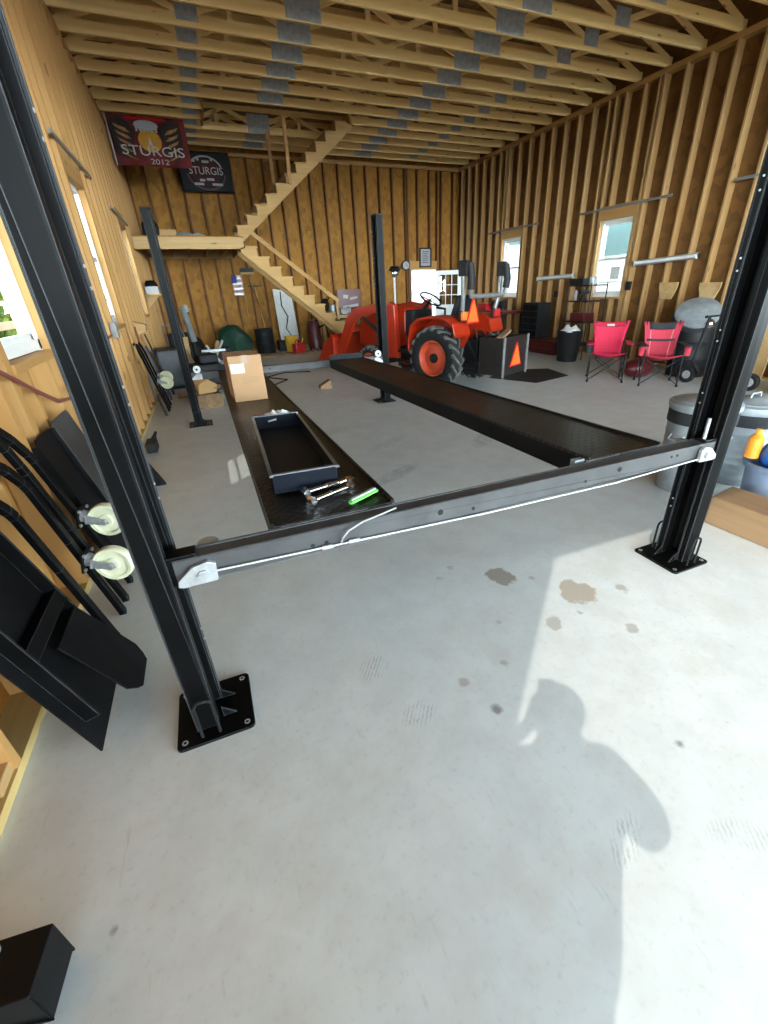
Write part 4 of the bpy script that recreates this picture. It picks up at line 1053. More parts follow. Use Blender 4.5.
MB().lathe([(.0,0), (.155,0), (.18,.30), (.176,.30), (.15,.01), (0,.01)], 28).build('bin_body', M['slate'], bn, smooth=True); MB().lathe([(.181,.29), (.20,.30), (.206,.33), (.19,.338), (.178,.315)], 28, None, True).build('bin_rim', M['slate'], bn, smooth=True)
o = MB().ball((0,0,0), (.13,.12,.12), 14).build('blue_bag', M['blue'], smooth=True, loc=(3.80,.19,.385)); tag(o, 'bright blue crumpled bag sitting in the slate blue bin', 'bag')
o = MB().lathe([(.0,0), (.045,0), (.045,.14), (.02,.17), (.02,.2), (0,.2)], 16).build('orange_bottle', M['orangebag'], smooth=True, loc=(3.68,.31,.36)); tag(o, 'orange bottle poking out of the slate blue bin', 'bottle')
o = MB().ball((0,0,0), (.06,.06,.05), 12).build('white_rag', M['white'], smooth=True, loc=(3.87,.25,.56)); tag(o, 'white rag on top of the blue bag in the bin', 'rag')

# wire shelf under the nearer right window
sf = thing('wire_shelf', 'black wire shelf stand under the nearer right wall window', 'shelf', (7.95, 6.55, 0), R(-4))
for x in (-.2, .2):
    for y in (-.35, .35): MB().cyl((x,y,0), (x,y,1.50), .013, 8).build('post', M['charcoal'], sf)
for z in (.30, .75, 1.15, 1.45):
    e = MB().box((-.21,-.36,z-.01), (-.195,.36,z+.015)).box((.195,-.36,z-.01), (.21,.36,z+.015)).box((-.2,-.36,z-.01), (.2,-.345,z+.015)).box((-.2,.345,z-.01), (.2,.36,z+.015))
    for k in range(12): e.box((-.2,-.33+k*.06,z), (.2,-.322+k*.06,z+.006))
    e.build('shelf', M['charcoal'], sf)
def item(name, lbl, cat, mb, m, loc, rz=0, grp=None, **k):
    o = mb.build(name, m, loc=loc, **k); o.rotation_euler = (0,0,rz); tag(o, lbl, cat, grp); return o
item('toolbox', 'dark grey tool case on the top of the wire shelf stand', 'toolbox', MB().box((-.13,-.2,0), (.13,.2,.12)).tube([(0,-.06,.12),(0,-.05,.16),(0,.05,.16),(0,.06,.12)], .01, 8), M['charcoal'], (7.93,6.75,1.467))
item('paint_can', 'small silver can on the top of the wire shelf stand', 'can', MB().lathe([(.07,0), (.07,.13), (.075,.135), (.065,.14), (0,.14)], 18), M['galv'], (7.93,6.42,1.467), smooth=True)
item('cordless_drill', 'dark power tool on the upper middle shelf of the wire stand', 'power tool', MB().cyl((-.1,0,.16), (.12,0,.16), .04, 14).box((-.03,-.025,0), (.03,.025,.16)).box((-.06,-.04,0), (.06,.04,.05)), M['charcoal'], (7.93,6.62,1.167))
item('spray_can', 'pale grey can on the upper middle shelf of the wire stand', 'can', MB().lathe([(.035,0), (.035,.16), (.02,.18), (.018,.20), (0,.20)], 14), M['flaggrey'], (7.93,6.85,1.167), smooth=True)
item('parts_bin', 'dark red box on the lower middle shelf of the wire stand', 'box', MB().box((-.15,-.2,0), (.15,.2,.16)), M['dkred'], (7.95,6.6,.767), bevel=.01)
bt = thing('waste_bin', 'black waste bin with white bag hanging out, left of the chairs', 'bin', (7.45, 6.35, 0))
MB().lathe([(0,0), (.20,0), (.26,.60), (.27,.62), (.25,.62), (.19,.02), (0,.02)], 24).build('bin_body', M['charcoal'], bt, smooth=True)
crumple(.20, .17, .16, 8, 9).build('white_bag', M['white'], bt, solid=.006, smooth=True, loc=(-.03,-.05,.60))
item('tool_chest', 'low dark red tool chest on the floor by the right wall', 'tool chest', MB().box((-.35,-.5,.04), (.3,.5,.30)).box((-.37,-.45,.12), (-.35,.45,.15)).box((-.37,-.45,.22), (-.35,.45,.25)).box((-.3,-.45,0), (.25,.45,.04)), M['dkred'], (8.05,7.6,0), bevel=.008)
dt = thing('drawer_tower', 'tall black drawer tower against the right wall near the further window', 'drawer unit', (8.20, 8.45, 0), 0)
MB().box((-.20,-.32,0), (.20,.32,1.10)).build('carcass', M['charcoal'], dt, bevel=.01)
dwr = None
for k in range(7):
    dwr = MB().box((-.225,-.28,.0), (-.20,.28,.12)).box((-.24,-.06,.05), (-.225,.06,.07)).build('drawer', M['black_soft'], dt, loc=(0,0,.06+k*.145)) if dwr is None else part_copy(dwr, dt, (0,0,.06+k*.145))
item('dark_crate', 'dark crate on the floor beside the black drawer tower', 'crate', MB().box((-.25,-.3,0), (.25,.3,.06)).box((-.25,-.3,.06), (-.22,.3,.3)).box((.22,-.3,.06), (.25,.3,.3)).box((-.22,-.3,.06), (.22,-.27,.3)).box((-.22,.27,.06), (.22,.3,.3)), M['charcoal'], (7.45,8.60,0))
# table with dark things behind the tractor along the right wall
wb = thing('steel_bench', 'dark red steel bench by the right wall behind the tractor', 'workbench', (7.9, 9.9, 0))
MB().box((-.35,-.9,.84), (.35,.9,.90)).build('bench_top', M['dkred'], wb, bevel=.006)
for x in (-.3, .3):
    for y in (-.85, .85): MB().box((x-.03,y-.03,0), (x+.03,y+.03,.84)).build('leg', M['charcoal'], wb)
MB().box((-.30,-.82,.20), (.30,.82,.23)).build('lower_shelf', M['charcoal'], wb)
item('bench_grinder', 'dark bench grinder on the dark red steel bench', 'grinder', MB().cyl((0,-.18,.16), (0,.18,.16), .075, 16).cyl((0,-.24,.16), (0,-.19,.16), .10, 18).cyl((0,.19,.16), (0,.24,.16), .10, 18).box((-.07,-.08,0), (.07,.08,.12)), M['charcoal'], (7.9,9.7,.90))
item('red_tool_case', 'red tool case on the dark red steel bench', 'toolbox', MB().box((-.12,-.22,0), (.12,.22,.18)).tube([(0,-.08,.18),(0,-.06,.23),(0,.06,.23),(0,.08,.18)], .012, 8), M['red'], (7.85,10.3,.90), bevel=.01)
for y, l in ((4.35+.9, 'round black outlet box on a right wall stud right of the window'),): 
    item('outlet_box', l, 'outlet box', MB().box((-.05,-.06,-.08), (0,.06,.08)), M['charcoal'], (XR-.002,5.93,1.42), bevel=.01)
item('outlet_box', 'small black outlet box on a right wall stud near the shop light between the windows', 'outlet box', MB().box((-.05,-.05,-.07), (0,.05,.07)), M['charcoal'], (XR-.002,8.05,1.28), bevel=.01)

# drum with a light grey tilted lid
dm = thing('steel_drum', 'dark drum with pale grey lid tilted on top behind the red and black chair', 'drum', (7.95, 3.95, 0))
pr = [(0,0), (.30,0)]
for z in (.28, .56): pr += [(.30,z-.02), (.315,z), (.30,z+.02)]
pr += [(.30,.84), (.31,.86), (.29,.86), (.28,.84), (0,.84)]
MB().lathe(pr, 30).build('drum_body', M['charcoal'], dm, smooth=True)
Ml = Matrix.Translation((-.10,-.05,1.0)) @ Vector((-.50,-.38,.78)).to_track_quat('Z','Y').to_matrix().to_4x4()
MB().lathe([(.33,-.01), (.335,.015), (.31,.03), (.26,.03), (.24,.045), (0,.05)], 32, Ml).build('tilted_lid', M['galv'], dm, smooth=True, solid=.006)
MB().lathe([(.34,-.09), (.36,-.07), (.35,-.02), (.33,-.015)], 32, Ml).build('black_bag_rim', M['blackfab'], dm, smooth=True, solid=.008)
# stand-up scooter half hidden by the right post
bc = thing('scooter', 'dark stand-up scooter with wide handlebar and chrome headlight, half hidden by the right lift post', 'scooter', (7.45, 3.05, 0), R(8))
for y in (-.45, .45):
    w_ = MB().lathe([(.06,-.03), (.10,-.035), (.125,-.02), (.125,.02), (.10,.035), (.06,.03)], 24, Matrix.Translation((0,y,.125)) @ Matrix.Rotation(R(90), 4, 'Y'), True).build('wheel', M['rubber'], bc, smooth=True)
    MB().cyl((-.04,y,.125), (.04,y,.125), .062, 18).build('wheel_hub', M['zinc'], w_)
MB().box((-.075,-.40,.14), (.075,.28,.19)).build('foot_deck', M['charcoal'], bc, bevel=.015)
MB().tube([(0,.46,.14), (.0,.42,.30), (0,.33,1.0)], .022, 10).build('steering_stem', M['charcoal'], bc, smooth=True)
MB().tube([(0,.28,.17), (0,.41,.32)], .025, 10).build('neck_brace', M['charcoal'], bc, smooth=True)
MB().tube([(-.30,.24,1.0), (-.10,.32,.99), (.10,.32,.99), (.30,.24,1.0)], .014, 10).build('handlebar', M['charcoal'], bc, smooth=True)
for s_ in (-1, 1): MB().tube([(s_*.19,.283,.995), (s_*.30,.24,1.0)], .02, 10).build('grip', M['rubber'], bc, smooth=True)
MB().ball((.09,.36,.88), (.07,.07,.07)).build('headlight', M['chrome'], bc, smooth=True)
mr = MB().tube([(.22,.27,1.0), (.27,.25,1.12), (.36,.25,1.19)], .007, 6).build('mirror_arm', M['charcoal'], bc, smooth=True)
MB().ball((.40,.25,1.21), (.05,.02,.035)).build('mirror', M['charcoal'], mr, smooth=True)
# mint enamel pot
mp = thing('mint_canister', 'mint green canister with dark cap seen right of the lift post', 'canister', (7.75, 2.10, 0))
MB().lathe([(0,0), (.26,0), (.28,.03), (.27,.28), (.20,.36), (.10,.40), (0,.40)], 26).build('body', M['mint'], mp, smooth=True); MB().lathe([(0,.40), (.09,.40), (.10,.50), (.06,.54), (0,.54)], 18).build('cap', M['charcoal'], mp, smooth=True)
item('scrap_board', 'pale plywood offcut leaning on right wall behind the bicycle', 'board', MB().prism([(0,-.25,0), (.0,.28,0), (.0,.34,.5), (0,.18,.72), (0,-.20,.62)], (.03,0,0), Matrix.Rotation(R(12), 4, 'Y')), M['light_pine'], (8.20,3.10,0.01))

# ------------------------------------------------------------------ back left clutter
lean = lean_bar(5.86, 5.80, .98, 'plain black bar leaning on the left wall behind the front post', None, xb=-.42)
lean_bar(6.05, 6.05, .95, 'black bar with a cream caster at the far left wall, nearer of two', .42, xb=-.42)
lean_bar(6.32, 6.35, .95, 'black bar with a cream caster at the far left wall, further of two', .46, xb=-.42)
sv = thing('shovel', 'grey round-bladed shovel leaning on the left wall by the far caster bars', 'shovel', (-.44, 5.55, 0))
MB().tube([(-.16,0,.95), (-.10,.0,.55)], .016, 8).build('shaft', M['stair'], sv); MB().ball((-.08,0,.42), (.02,.13,.17), 16).build('blade', M['grey_tube'], sv, smooth=True); MB().tube([(-.06,0,.30),(0,0,.01)], .016, 8).build('lower_shaft', M['charcoal'], sv)
item('blue_board', 'narrow dark blue board leaning on left wall among the black bars', 'board', MB().prism([(0,-.06,0), (0,.08,0), (0,.08,.85), (0,-.06,.85)], (.02,0,0), Matrix.Rotation(R(-11), 4, 'Y')), M['navy'], (-.44,6.75,0.006))
item('dark_board', 'narrow black board leaning on left wall behind the blue board', 'board', MB().prism([(0,-.06,0), (0,.06,0), (0,.02,1.0), (0,-.04,1.0)], (.02,0,0), Matrix.Rotation(R(-11), 4, 'Y')), M['charcoal'], (-.42,7.2,0.006))
gb = thing('grey_cabinet', 'dark grey metal cabinet standing at the left wall behind the leaning bars', 'cabinet', (-.36, 8.05, 0), R(6))
MB().box((-.24,-.30,.03), (.24,.30,.68)).build('carcass', M['charcoal'], gb, bevel=.008); MB().box((-.22,-.312,.06), (.22,-.30,.65)).build('door', plain('grey_door', (.035,.036,.038), .4, .3), gb); MB().box((.15,-.325,.34), (.17,-.312,.44)).build('handle', M['zinc'], gb)
MB().box((-.24,-.30,0), (.24,.30,.03)).build('plinth', M['black_soft'], gb)
item('rubber_mallet', 'small black tool with strap on the floor at the left wall behind the front post', 'tool', MB().cbox((0,0,.06), (.10,.24,.10)).tube([(0,.1,.1),(0.05,.16,.16),(0,.24,.05)], .015, 8), M['charcoal'], (-.50,3.9,0.001), bevel=.01)
item('black_wedge', 'black angled plate standing on the floor behind the front left post', 'plate', MB().prism([(-.08,0,0), (.12,0,0), (.02,0,.24), (-.1,0,.30)], (0,.05,0)), M['black_soft'], (-.44,2.75,0.001))
# wall shelf with cap and box
ws = thing('wall_shelf', 'small wooden shelf on the left wall near the back corner', 'shelf', (XL, 10.1-.2, 1.55))
MB().box((.001,-.25,0), (.30,.25,.03)).build('board', M['light_pine'], ws); MB().prism([(.001,-.02,0), (.26,-.02,0), (.001,-.02,-.25)], (0,.04,0)).build('bracket', M['light_pine'], ws)
item('white_box', 'white box lying on the small wooden wall shelf', 'box', MB().box((-.12,-.2,0), (.12,.2,.13)), M['flaggrey'], (-.50,9.9,1.58), bevel=.004)
item('baseball_cap', 'black cap resting on the white box on the wall shelf', 'cap', MB().lathe([(.12,0), (.12,.05), (.08,.11), (0,.12)], 16).prism([(-.08,-.10,0), (.08,-.10,0), (.06,-.22,0), (-.06,-.22,0)], (0,0,.01)), M['black'], (-.50,9.9,1.711), smooth=True)
item('wood_catch', 'small pale wooden bracket on the left wall past the second window', 'bracket', MB().prism([(0,-.10,0), (.16,-.10,-.05), (.14,-.10,-.13), (0,-.10,-.20)], (0,.20,0)), M['light_pine'], (XL+.001,6.65,1.20))
item('outlet_box', 'grey outlet box on a stud below the second left wall window', 'outlet box', MB().box((0,-.05,-.08), (.06,.05,.08)), M['grey_tube'], (XL+.001,4.60,1.20), bevel=.008)
item('cord', 'dark cord hanging on the left wall from the pale wooden bracket', 'cord', MB().tube([(-.635,6.53,1.13), (-.62,6.42,.95), (-.63,6.2,.75), (-.64,5.9,.70)], .012, 8), M['hose'], (0,0,0), smooth=True)

# lumber, crate and jumble between left wall and runway
lc = thing('log_crate', 'low wooden crate holding a pale split log beside the left runway', 'crate', (.10, 6.0, 0), R(10))
MB().box((-.20,-.24,0), (.20,.24,.029)).build('crate_bottom', M['brown'], lc)
MB().box((-.20,-.24,.03), (-.18,.24,.20)).box((.18,-.24,.03), (.20,.24,.20)).box((-.18,-.24,.03), (.18,-.22,.20)).box((-.18,.22,.03), (.18,.24,.20)).build('crate_walls', M['brown'], lc)
item('split_log', 'pale split log lying on top of the low wooden crate', 'log', MB().prism([(-.14,-.17,0), (.13,-.17,0), (.16,-.17,.11), (.03,-.17,.20), (-.12,-.17,.14)], (.03,.34,0)), M['light_pine'], (.10,6.0,.205), R(20), bevel=.01)
item('bent_branch', 'dark curved bar lying on the floor between caster bars and rear left post', 'bar', MB().tube([(-.35,.05,.04), (-.1,.0,.05), (.15,.10,.06), (.32,.28,.10)], .035, 8), M['brown'], (.02,6.75,0), smooth=True)
rnd = random.Random(5)
pj = [('leaning_board', 'tan board leaning steeply in the jumble behind the cardboard box', 'board', (.25,8.9,0), (.07,.03,.72), 22, 'light_pine'),
      ('leaning_board', 'short red-brown board leaning in the jumble left of the cardboard box', 'board', (.05,8.6,0), (.10,.03,.60), -18, 'timber'),
      ('leaning_board', 'tiny pale block standing beside the ribbed hose post', 'board', (-.12,9.0,0), (.09,.09,.78), 3, 'stair')]
for n_, l_, c_, lo_, sz_, an_, mm in pj:
    item(n_, l_, c_, MB().box((-sz_[0]/2,-sz_[1]/2,0), (sz_[0]/2,sz_[1]/2,sz_[2]), Matrix.Translation((0,0,sz_[0]/2*abs(math.sin(R(an_))))) @ Matrix.Rotation(R(an_), 4, 'Y')), M[mm], lo_)
item('metal_stand', 'silver crossed metal stand in the jumble behind the cardboard box', 'stand', MB().tube([(-.22,0,.03),(.18,0,.70)], .025, 8).tube([(.22,.05,.03),(-.15,.05,.62)], .025, 8).box((-.25,-.03,.50), (.2,.03,.54)), M['zinc'], (.42,8.7,0))
eq = thing('black_engine_part', 'bulky black machine part on the floor left of the cardboard box', 'machine', (.20, 7.4, 0), R(15))
MB().box((-.25,-.22,.10), (.22,.22,.45)).box((-.12,-.15,.45), (.20,.15,.60)).cyl((-.25,0,.30), (-.36,0,.30), .11, 18).build('housing', M['charcoal'], eq, bevel=.03)
MB().box((-.22,-.24,0), (.20,.24,.10)).build('base', M['black_soft'], eq); MB().cyl((.1,-.22,.3), (.1,-.30,.3), .05, 14).cyl((-.08,-.22,.25), (-.08,-.28,.25), .035, 12).build('fittings', M['zinc'], eq)
rp_ = thing('ribbed_hose_post', 'upright dark post with silver ribbed hose, in the back left jumble', 'equipment', (.02, 10.4, 0))
MB().lathe([(0,0), (.20,0), (.20,.04), (.05,.06), (.045,1.2), (0,1.22)], 18).build('post', M['charcoal'], rp_, smooth=True)
pr = []
for k in range(26): pr += [(.055,.60+k*.028), (.075,.614+k*.028)]
MB().lathe(pr, 16, Matrix.Translation((.09,-.03,-.02)) @ Matrix.Rotation(R(-6), 4, 'Y')).build('ribbed_hose', M['galv'], rp_)
MB().lathe([(0,1.2),(.07,1.2),(.08,1.26),(.05,1.34),(0,1.35)], 14).build('top_knob', M['zinc'], rp_)
def lump(rx, ry, h, seed, n=16):
    r_ = random.Random(seed); mb = MB(); vs = []; fs = []; m = 8
    ph = [r_.uniform(0, 6) for _ in range(6)]
    for i in range(m+1):
        a = PI/2*i/m
        for k in range(n):
            t = 2*PI*k/n; q = 1+.13*math.sin(3*t+ph[0]+i)+.09*math.sin(5*t+ph[1]-i*1.3)+r_.uniform(-.05,.05)
            vs.append((rx*math.cos(a)*math.cos(t)*q, ry*math.cos(a)*math.sin(t)*q, h*math.sin(a)*(1+.1*math.sin(4*t+ph[2])*math.cos(a))))
    for i in range(m):
        for k in range(n): fs.append((i*n+k, i*n+(k+1) % n, (i+1)*n+(k+1) % n, (i+1)*n+k))
    fs.append(tuple(range(n))[::-1]); return mb.add(vs, fs)
item('green_tarp', 'crumpled dark green tarp heaped against the back wall', 'tarp', lump(.48, .40, .78, 2), M['green_tarp'], (1.02,12.40,.0), smooth=True)
item('black_bag', 'black bag heaped left of the green tarp at the back wall', 'bag', lump(.28, .30, .55, 8), M['charcoal'], (.02,12.3,0), smooth=True)
item('dark_drum', 'dark grey drum standing at the back wall right of the green tarp', 'drum', MB().lathe([(0,0), (.25,0), (.25,.2), (.262,.22), (.25,.24), (.25,.42), (.262,.44), (.25,.46), (.25,.62), (.26,.64), (.235,.64), (.23,.61), (0,.61)], 24), M['charcoal'], (1.86,12.35,0), smooth=True)
def tote(loc, rz, lbl, w=.30, d=.22, h=.34, mm='charcoal'):
    t = thing('storage_tote', lbl, 'storage box', loc, rz, 'dark storage totes at the back wall')
    MB().prism([(-w*.92,-d*.9,0), (w*.92,-d*.9,0), (w*.92,d*.9,0), (-w*.92,d*.9,0)], (0,0,h)).build('tote_body', M[mm], t, bevel=.015)
    MB().box((-w,-d,h), (w,d,h+.03)).box((-w*.8,-d*.8,h+.03), (w*.8,d*.8,h+.045)).build('tote_lid', M[mm], t, bevel=.008)
tote((-.28,11.7,0), .1, 'dark lidded tote on the floor at the far left, bottom one'); tote((-.27,11.7,.386), -.05, 'dark lidded tote stacked on another at the far left', .28, .20, .28)
tote((.52,11.55,0), .2, 'low dark lidded tote in front of the green tarp', .32, .22, .26)
for k_, (x_, y_, r_, l_) in enumerate(((2.15,11.35,4,'long brown board on the floor behind the rear crossbeam, nearer one'), (2.3,11.62,-3,'long brown board on the floor behind the rear crossbeam, further one'))):
    item('floor_plank', l_, 'board', MB().box((-.75,-.07,0), (.75,.07,.04)), M['brown'], (x_,y_,0), R(r_), 'boards on the floor at the back', bevel=.004)
mo = thing('lawn_mower', 'black push mower with raised handle at the back left wall', 'mower', (-.15, 9.75, 0), R(20))
MB().lathe([(0,.10), (.27,.10), (.28,.22), (.20,.28), (.12,.30), (.11,.44), (0,.46)], 22).build('mower_deck', M['charcoal'], mo, smooth=True)
for a_ in (-.24, .24):
    for b_ in (-.2, .2): MB().cyl((a_-.025,b_,.09), (a_+.025,b_,.09), .09, 16).build('wheel', M['rubber'], mo)
MB().tube([(-.2,.2,.2), (-.2,.5,.75), (-.18,.62,.95), (.18,.62,.95), (.2,.5,.75), (.2,.2,.2)], .014, 8).build('push_handle', M['grey_tube'], mo, smooth=True)
br_ = thing('push_broom', 'push broom leaning on the back wall left of the stairs, bristles up', 'broom', (2.17, 12.74, 0))
MB().tube([(.05,-.02,.02), (-.42,.27,2.0)], .017, 8).build('handle', M['brown'], br_); MB().box((-.60,.22,2.0), (-.24,.30,2.06)).build('broom_head', M['stair'], br_); MB().box((-.60,.22,2.06), (-.24,.30,2.16)).build('bristles', M['charcoal'], br_)
rk = thing('rake', 'thin-handled rake leaning on back wall beside the push broom', 'rake', (2.02, 12.82, 0))
MB().tube([(0,0,.02), (-.12,.25,1.7)], .014, 8).build('handle', M['stair'], rk); MB().box((-.30,.22,1.7), (.06,.25,1.73)).build('rake_head', M['charcoal'], rk)
item('insulation_board', 'white rectangular panel with a hose leaning under the stairs', 'panel', MB().prism([(-.24,0,0), (.30,0,0), (.26,.0,1.30), (-.24,.0,1.36)], (0,.04,0), Matrix.Rotation(R(-9), 4, 'X')), M['offwhite'], (2.60,12.70,.28), bevel=.004)
item('panel_hose', 'thin dark hose looped on the front of the white panel', 'hose', MB().tube([(-.10,-.03,1.25),(-.12,-.05,.9),(.02,-.06,.6),(-.08,-.08,.3),(.08,-.09,.02)], .014, 8), M['charcoal'], (2.62,12.66,.30), smooth=True)
item('low_crate', 'dark low crate on the floor under the white panel', 'crate', MB().box((-.35,-.22,0), (.35,.22,.05)).box((-.35,-.22,.05), (-.32,.22,.27)).box((.32,-.22,.05), (.35,.22,.27)).box((-.32,-.22,.05), (.32,-.19,.27)).box((-.32,.19,.05), (.32,.22,.27)).box((-.33,-.2,.255), (.33,.2,.275)), M['charcoal'], (2.60,12.62,0))
yb = thing('yellow_bucket', 'yellow bucket standing in front of the white panel under the stairs', 'bucket', (2.55, 12.10, .0))
MB().lathe([(0,.0), (.15,.0), (.18,.40), (.19,.42), (.17,.42), (.14,.02), (0,.02)], 22).build('bucket_body', M['yellow'], yb, smooth=True); MB().tube([(-.18,0,.40), (-.12,-.14,.30), (.12,-.14,.30), (.18,0,.40)], .008, 6).build('bail', M['zinc'], yb)
def gascan(loc, lbl, mm, s=1):
    t = thing('gas_can', lbl, 'fuel can', loc, R(20), 'fuel cans')
    MB().box((-.15*s,-.10*s,0), (.15*s,.10*s,.28*s)).build('can', mm, t, bevel=.03*s, seg=3, smooth=True)
    MB().tube([(-.10*s,0,.27*s), (-.07*s,0,.35*s), (.06*s,0,.35*s), (.08*s,0,.27*s)], .018*s, 8).build('handle', mm, t, smooth=True)
    MB().cyl((.11*s,0,.27*s), (.16*s,0,.40*s), .02*s, 10).build('spout', M['yellow'], t)
gascan((2.62,11.45,0), 'red fuel can on the floor in front of the stairs', M['red'])
vac = thing('shop_vacuum', 'dark red shop vacuum standing under the lower stair flight', 'vacuum', (3.22, 12.0, 0))
MB().lathe([(0,.06), (.20,.06), (.21,.35), (.19,.40), (.19,.62), (.12,.80), (0,.82)], 22).build('tank', M['dkred'], vac, smooth=True); MB().tube([(.1,-.15,.6),(.3,-.25,.7),(.35,-.2,.3),(.2,-.3,.04)], .03, 8).build('hose', M['charcoal'], vac, smooth=True)
for a in range(4): MB().cyl((.15*math.cos(a*1.57),.15*math.sin(a*1.57),0), (.15*math.cos(a*1.57),.15*math.sin(a*1.57),.06), .03, 10).build('caster', M['black'], vac)

# wooden workbench at the back with things on it
wk = thing('wooden_workbench', 'wooden workbench with dark green legs at the back wall, left of the tractor', 'workbench', (4.15, 12.35, 0))
MB().box((-.72,-.38,.82), (.72,.38,.90)).build('bench_top', M['light_pine'], wk, bevel=.005)
for x in (-.62, .62):
    for y in (-.30, .30): MB().box((x-.05,y-.05,0), (x+.05,y+.05,.82)).build('leg', M['dkgreen'] if x > 0 else M['stair'], wk)
MB().box((-.6,-.3,.22), (.6,.3,.26)).build('lower_shelf', M['stair'], wk)
item('green_cabinet', 'dark green tool cabinet under the right end of the wooden workbench', 'cabinet', MB().box((-.22,-.25,0), (.22,.25,.52)).box((-.20,-.262,.03), (-.005,-.25,.49)).box((.005,-.262,.03), (.20,-.25,.49)), M['dkgreen'], (4.32,12.35,.262), bevel=.006)
item('chop_saw', 'grey and black chop saw standing on the left of the wooden workbench', 'saw', MB().cyl((0,0,0), (0,0,.07), .2, 20).cyl((-.03,.02,.28), (.03,.02,.28), .16, 20).box((-.03,.1,.05), (.03,.2,.36)).tube([(0,-.1,.36),(0,-.2,.46),(0,-.1,.48)], .02, 8), M['charcoal'], (3.72,12.35,.90), R(20))
item('coffee_can', 'silver can on the workbench beside the chop saw', 'can', MB().lathe([(.09,0),(.09,.25),(.095,.255),(.08,.26),(0,.26)], 18), M['zinc'], (3.98,12.62,.90), smooth=True)
item('grinder', 'small grey motor tool in the middle of the wooden workbench', 'power tool', MB().cyl((-.12,0,.09), (.15,0,.09), .075, 14).cyl((.15,0,.09), (.19,0,.09), .11, 16).box((-.08,-.06,0), (.08,.06,.05)), M['flaggrey'], (4.2,12.2,.906), R(10))
item('vise', 'dark bench vise at the front of the wooden workbench', 'vise', MB().box((-.05,-.1,0), (.05,.12,.06)).box((-.08,-.14,.06), (.08,-.08,.17)).box((-.08,.0,.06), (.08,.12,.17)).cyl((0,-.22,.1), (0,.0,.1), .018, 10).cyl((-.09,-.21,.1), (.09,-.21,.1), .009, 8), M['charcoal'], (4.55,12.15,.90))
sg = thing('red_sign', 'red and white printed sign propped on the back of the wooden workbench', 'sign', (4.62, 12.92, .86+.04), 0)
MB().box((-.36,0,0), (.36,.025,.66)).build('board', M['dkred'], sg)
e = MB(); 
e.prism([(-.20,-.004,.42), (-.04,-.004,.40), (-.02,-.004,.50), (-.18,-.004,.52)], (0,.004,0)).prism([(.02,-.004,.36), (.26,-.004,.40), (.27,-.004,.46), (.03,-.004,.43)], (0,.004,0)).prism([(-.22,-.004,.14), (.28,-.004,.18), (.28,-.004,.26), (-.22,-.004,.20)], (0,.004,0))
e.build('white_print', M['flagwhite'], sg)
# hoses on the floor in front of the rear crossbeam
item('extension_cord', 'thin dark cord looping over the floor behind the cardboard box', 'cord', MB().tube([(.95,7.4,.01),(1.3,7.1,.01),(1.6,7.5,.01),(1.25,8.0,.01),(1.7,8.4,.01),(2.2,8.2,.01)], .012, 6), M['charcoal'], (0,0,0), smooth=True)
item('wood_wedge', 'small brown wooden wedge on the floor by the far end of the right runway', 'wedge', MB().prism([(-.1,-.08,0), (.1,-.08,0), (.08,-.08,.14), (-.1,-.08,.05)], (0,.16,0)), M['timber'], (2.05,6.3,0))

# ------------------------------------------------------------------ outside
h1 = thing('white_house', 'white clapboard house with teal roof outside the right wall windows', 'house', (0,0,0))
MB().box((20,4,-.15), (28,36,2.7)).build('wall', M['siding'], h1)
MB().prism([(19.5,3.5,2.7), (28.6,3.5,2.7), (24,3.5,4.5)], (0,33,0)).build('roof', M['roof'], h1)
for y in (9.0, 13.0, 17.3):
    w_ = MB().box((19.95,y-.35,1.55), (20.0,y+.35,2.25)).build('window_trim', M['white'], h1); MB().box((19.94,y-.27,1.63), (19.96,y+.27,2.17)).build('pane', M['grey_tube'], w_)
h2 = thing('white_shed', 'white clapboard building outside the open back door', 'building', (0,0,0))
MB().box((5,18.5,-.15), (19,24,3.2)).build('wall', M['siding'], h2); MB().prism([(4.6,18,3.2), (4.6,24.5,3.2), (4.6,21.2,5.2)], (14.8,0,0)).build('roof', M['roof'], h2)
def tree(x, y, h, r, seed, lbl):
    t = thing('leafy_tree', lbl, 'tree', (x,y,-.15), 0, 'trees outside')
    MB().tube([(0,0,0), (.05,.02,h*.35), (0,.1,h*.75)], [.18,.14,.05], 10).build('trunk', M['brown'], t, smooth=True)
    r_ = random.Random(seed); mb = MB()
    for k in range(420):
        a, b = r_.uniform(0, 2*PI), math.acos(r_.uniform(-1, 1)); q = r_.uniform(.55, 1)**.5
        c = Vector((r*q*math.sin(b)*math.cos(a), r*q*math.sin(b)*math.sin(a), h*.62+h*.38*q*math.cos(b)))
        s_ = r_.uniform(.18,.36)*r/1.6; u = Vector((r_.uniform(-1,1), r_.uniform(-1,1), r_.uniform(-1,1))).normalized(); v = u.orthogonal().normalized(); w_ = u.cross(v)
        mb.add([c-v*s_, c+w_*s_*.6, c+v*s_, c-w_*s_*.6, c+u*s_*.3], [(0,1,4), (1,2,4), (2,3,4), (3,0,4)])
    mb.build('foliage', M['leaf'], t)
tree(-3.9, 9.6, 2.6, 1.1, 1, 'leafy tree outside the near left window'); tree(-7.0, 10.5, 4.2, 1.8, 2, 'leafy tree outside further along the left wall')
tree(33.5, 32.5, 8.5, 3.2, 3, 'leafy tree outside the further right window'); tree(33.5, 24.0, 8.0, 3.0, 4, 'leafy tree outside the nearer right window')
o = MB().box((-12,-20,-.16), (-1.2,30,-.13)).build('lawn', M['grass']); struct(o)
fn = thing('rail_fence', 'white rail fence outside the near left window', 'fence', (-2.0, 0, -.15))
for z in (.5, .95, 1.35): MB().box((-.02,-1,z), (.02,12,z+.09)).build('rail', M['white'], fn)
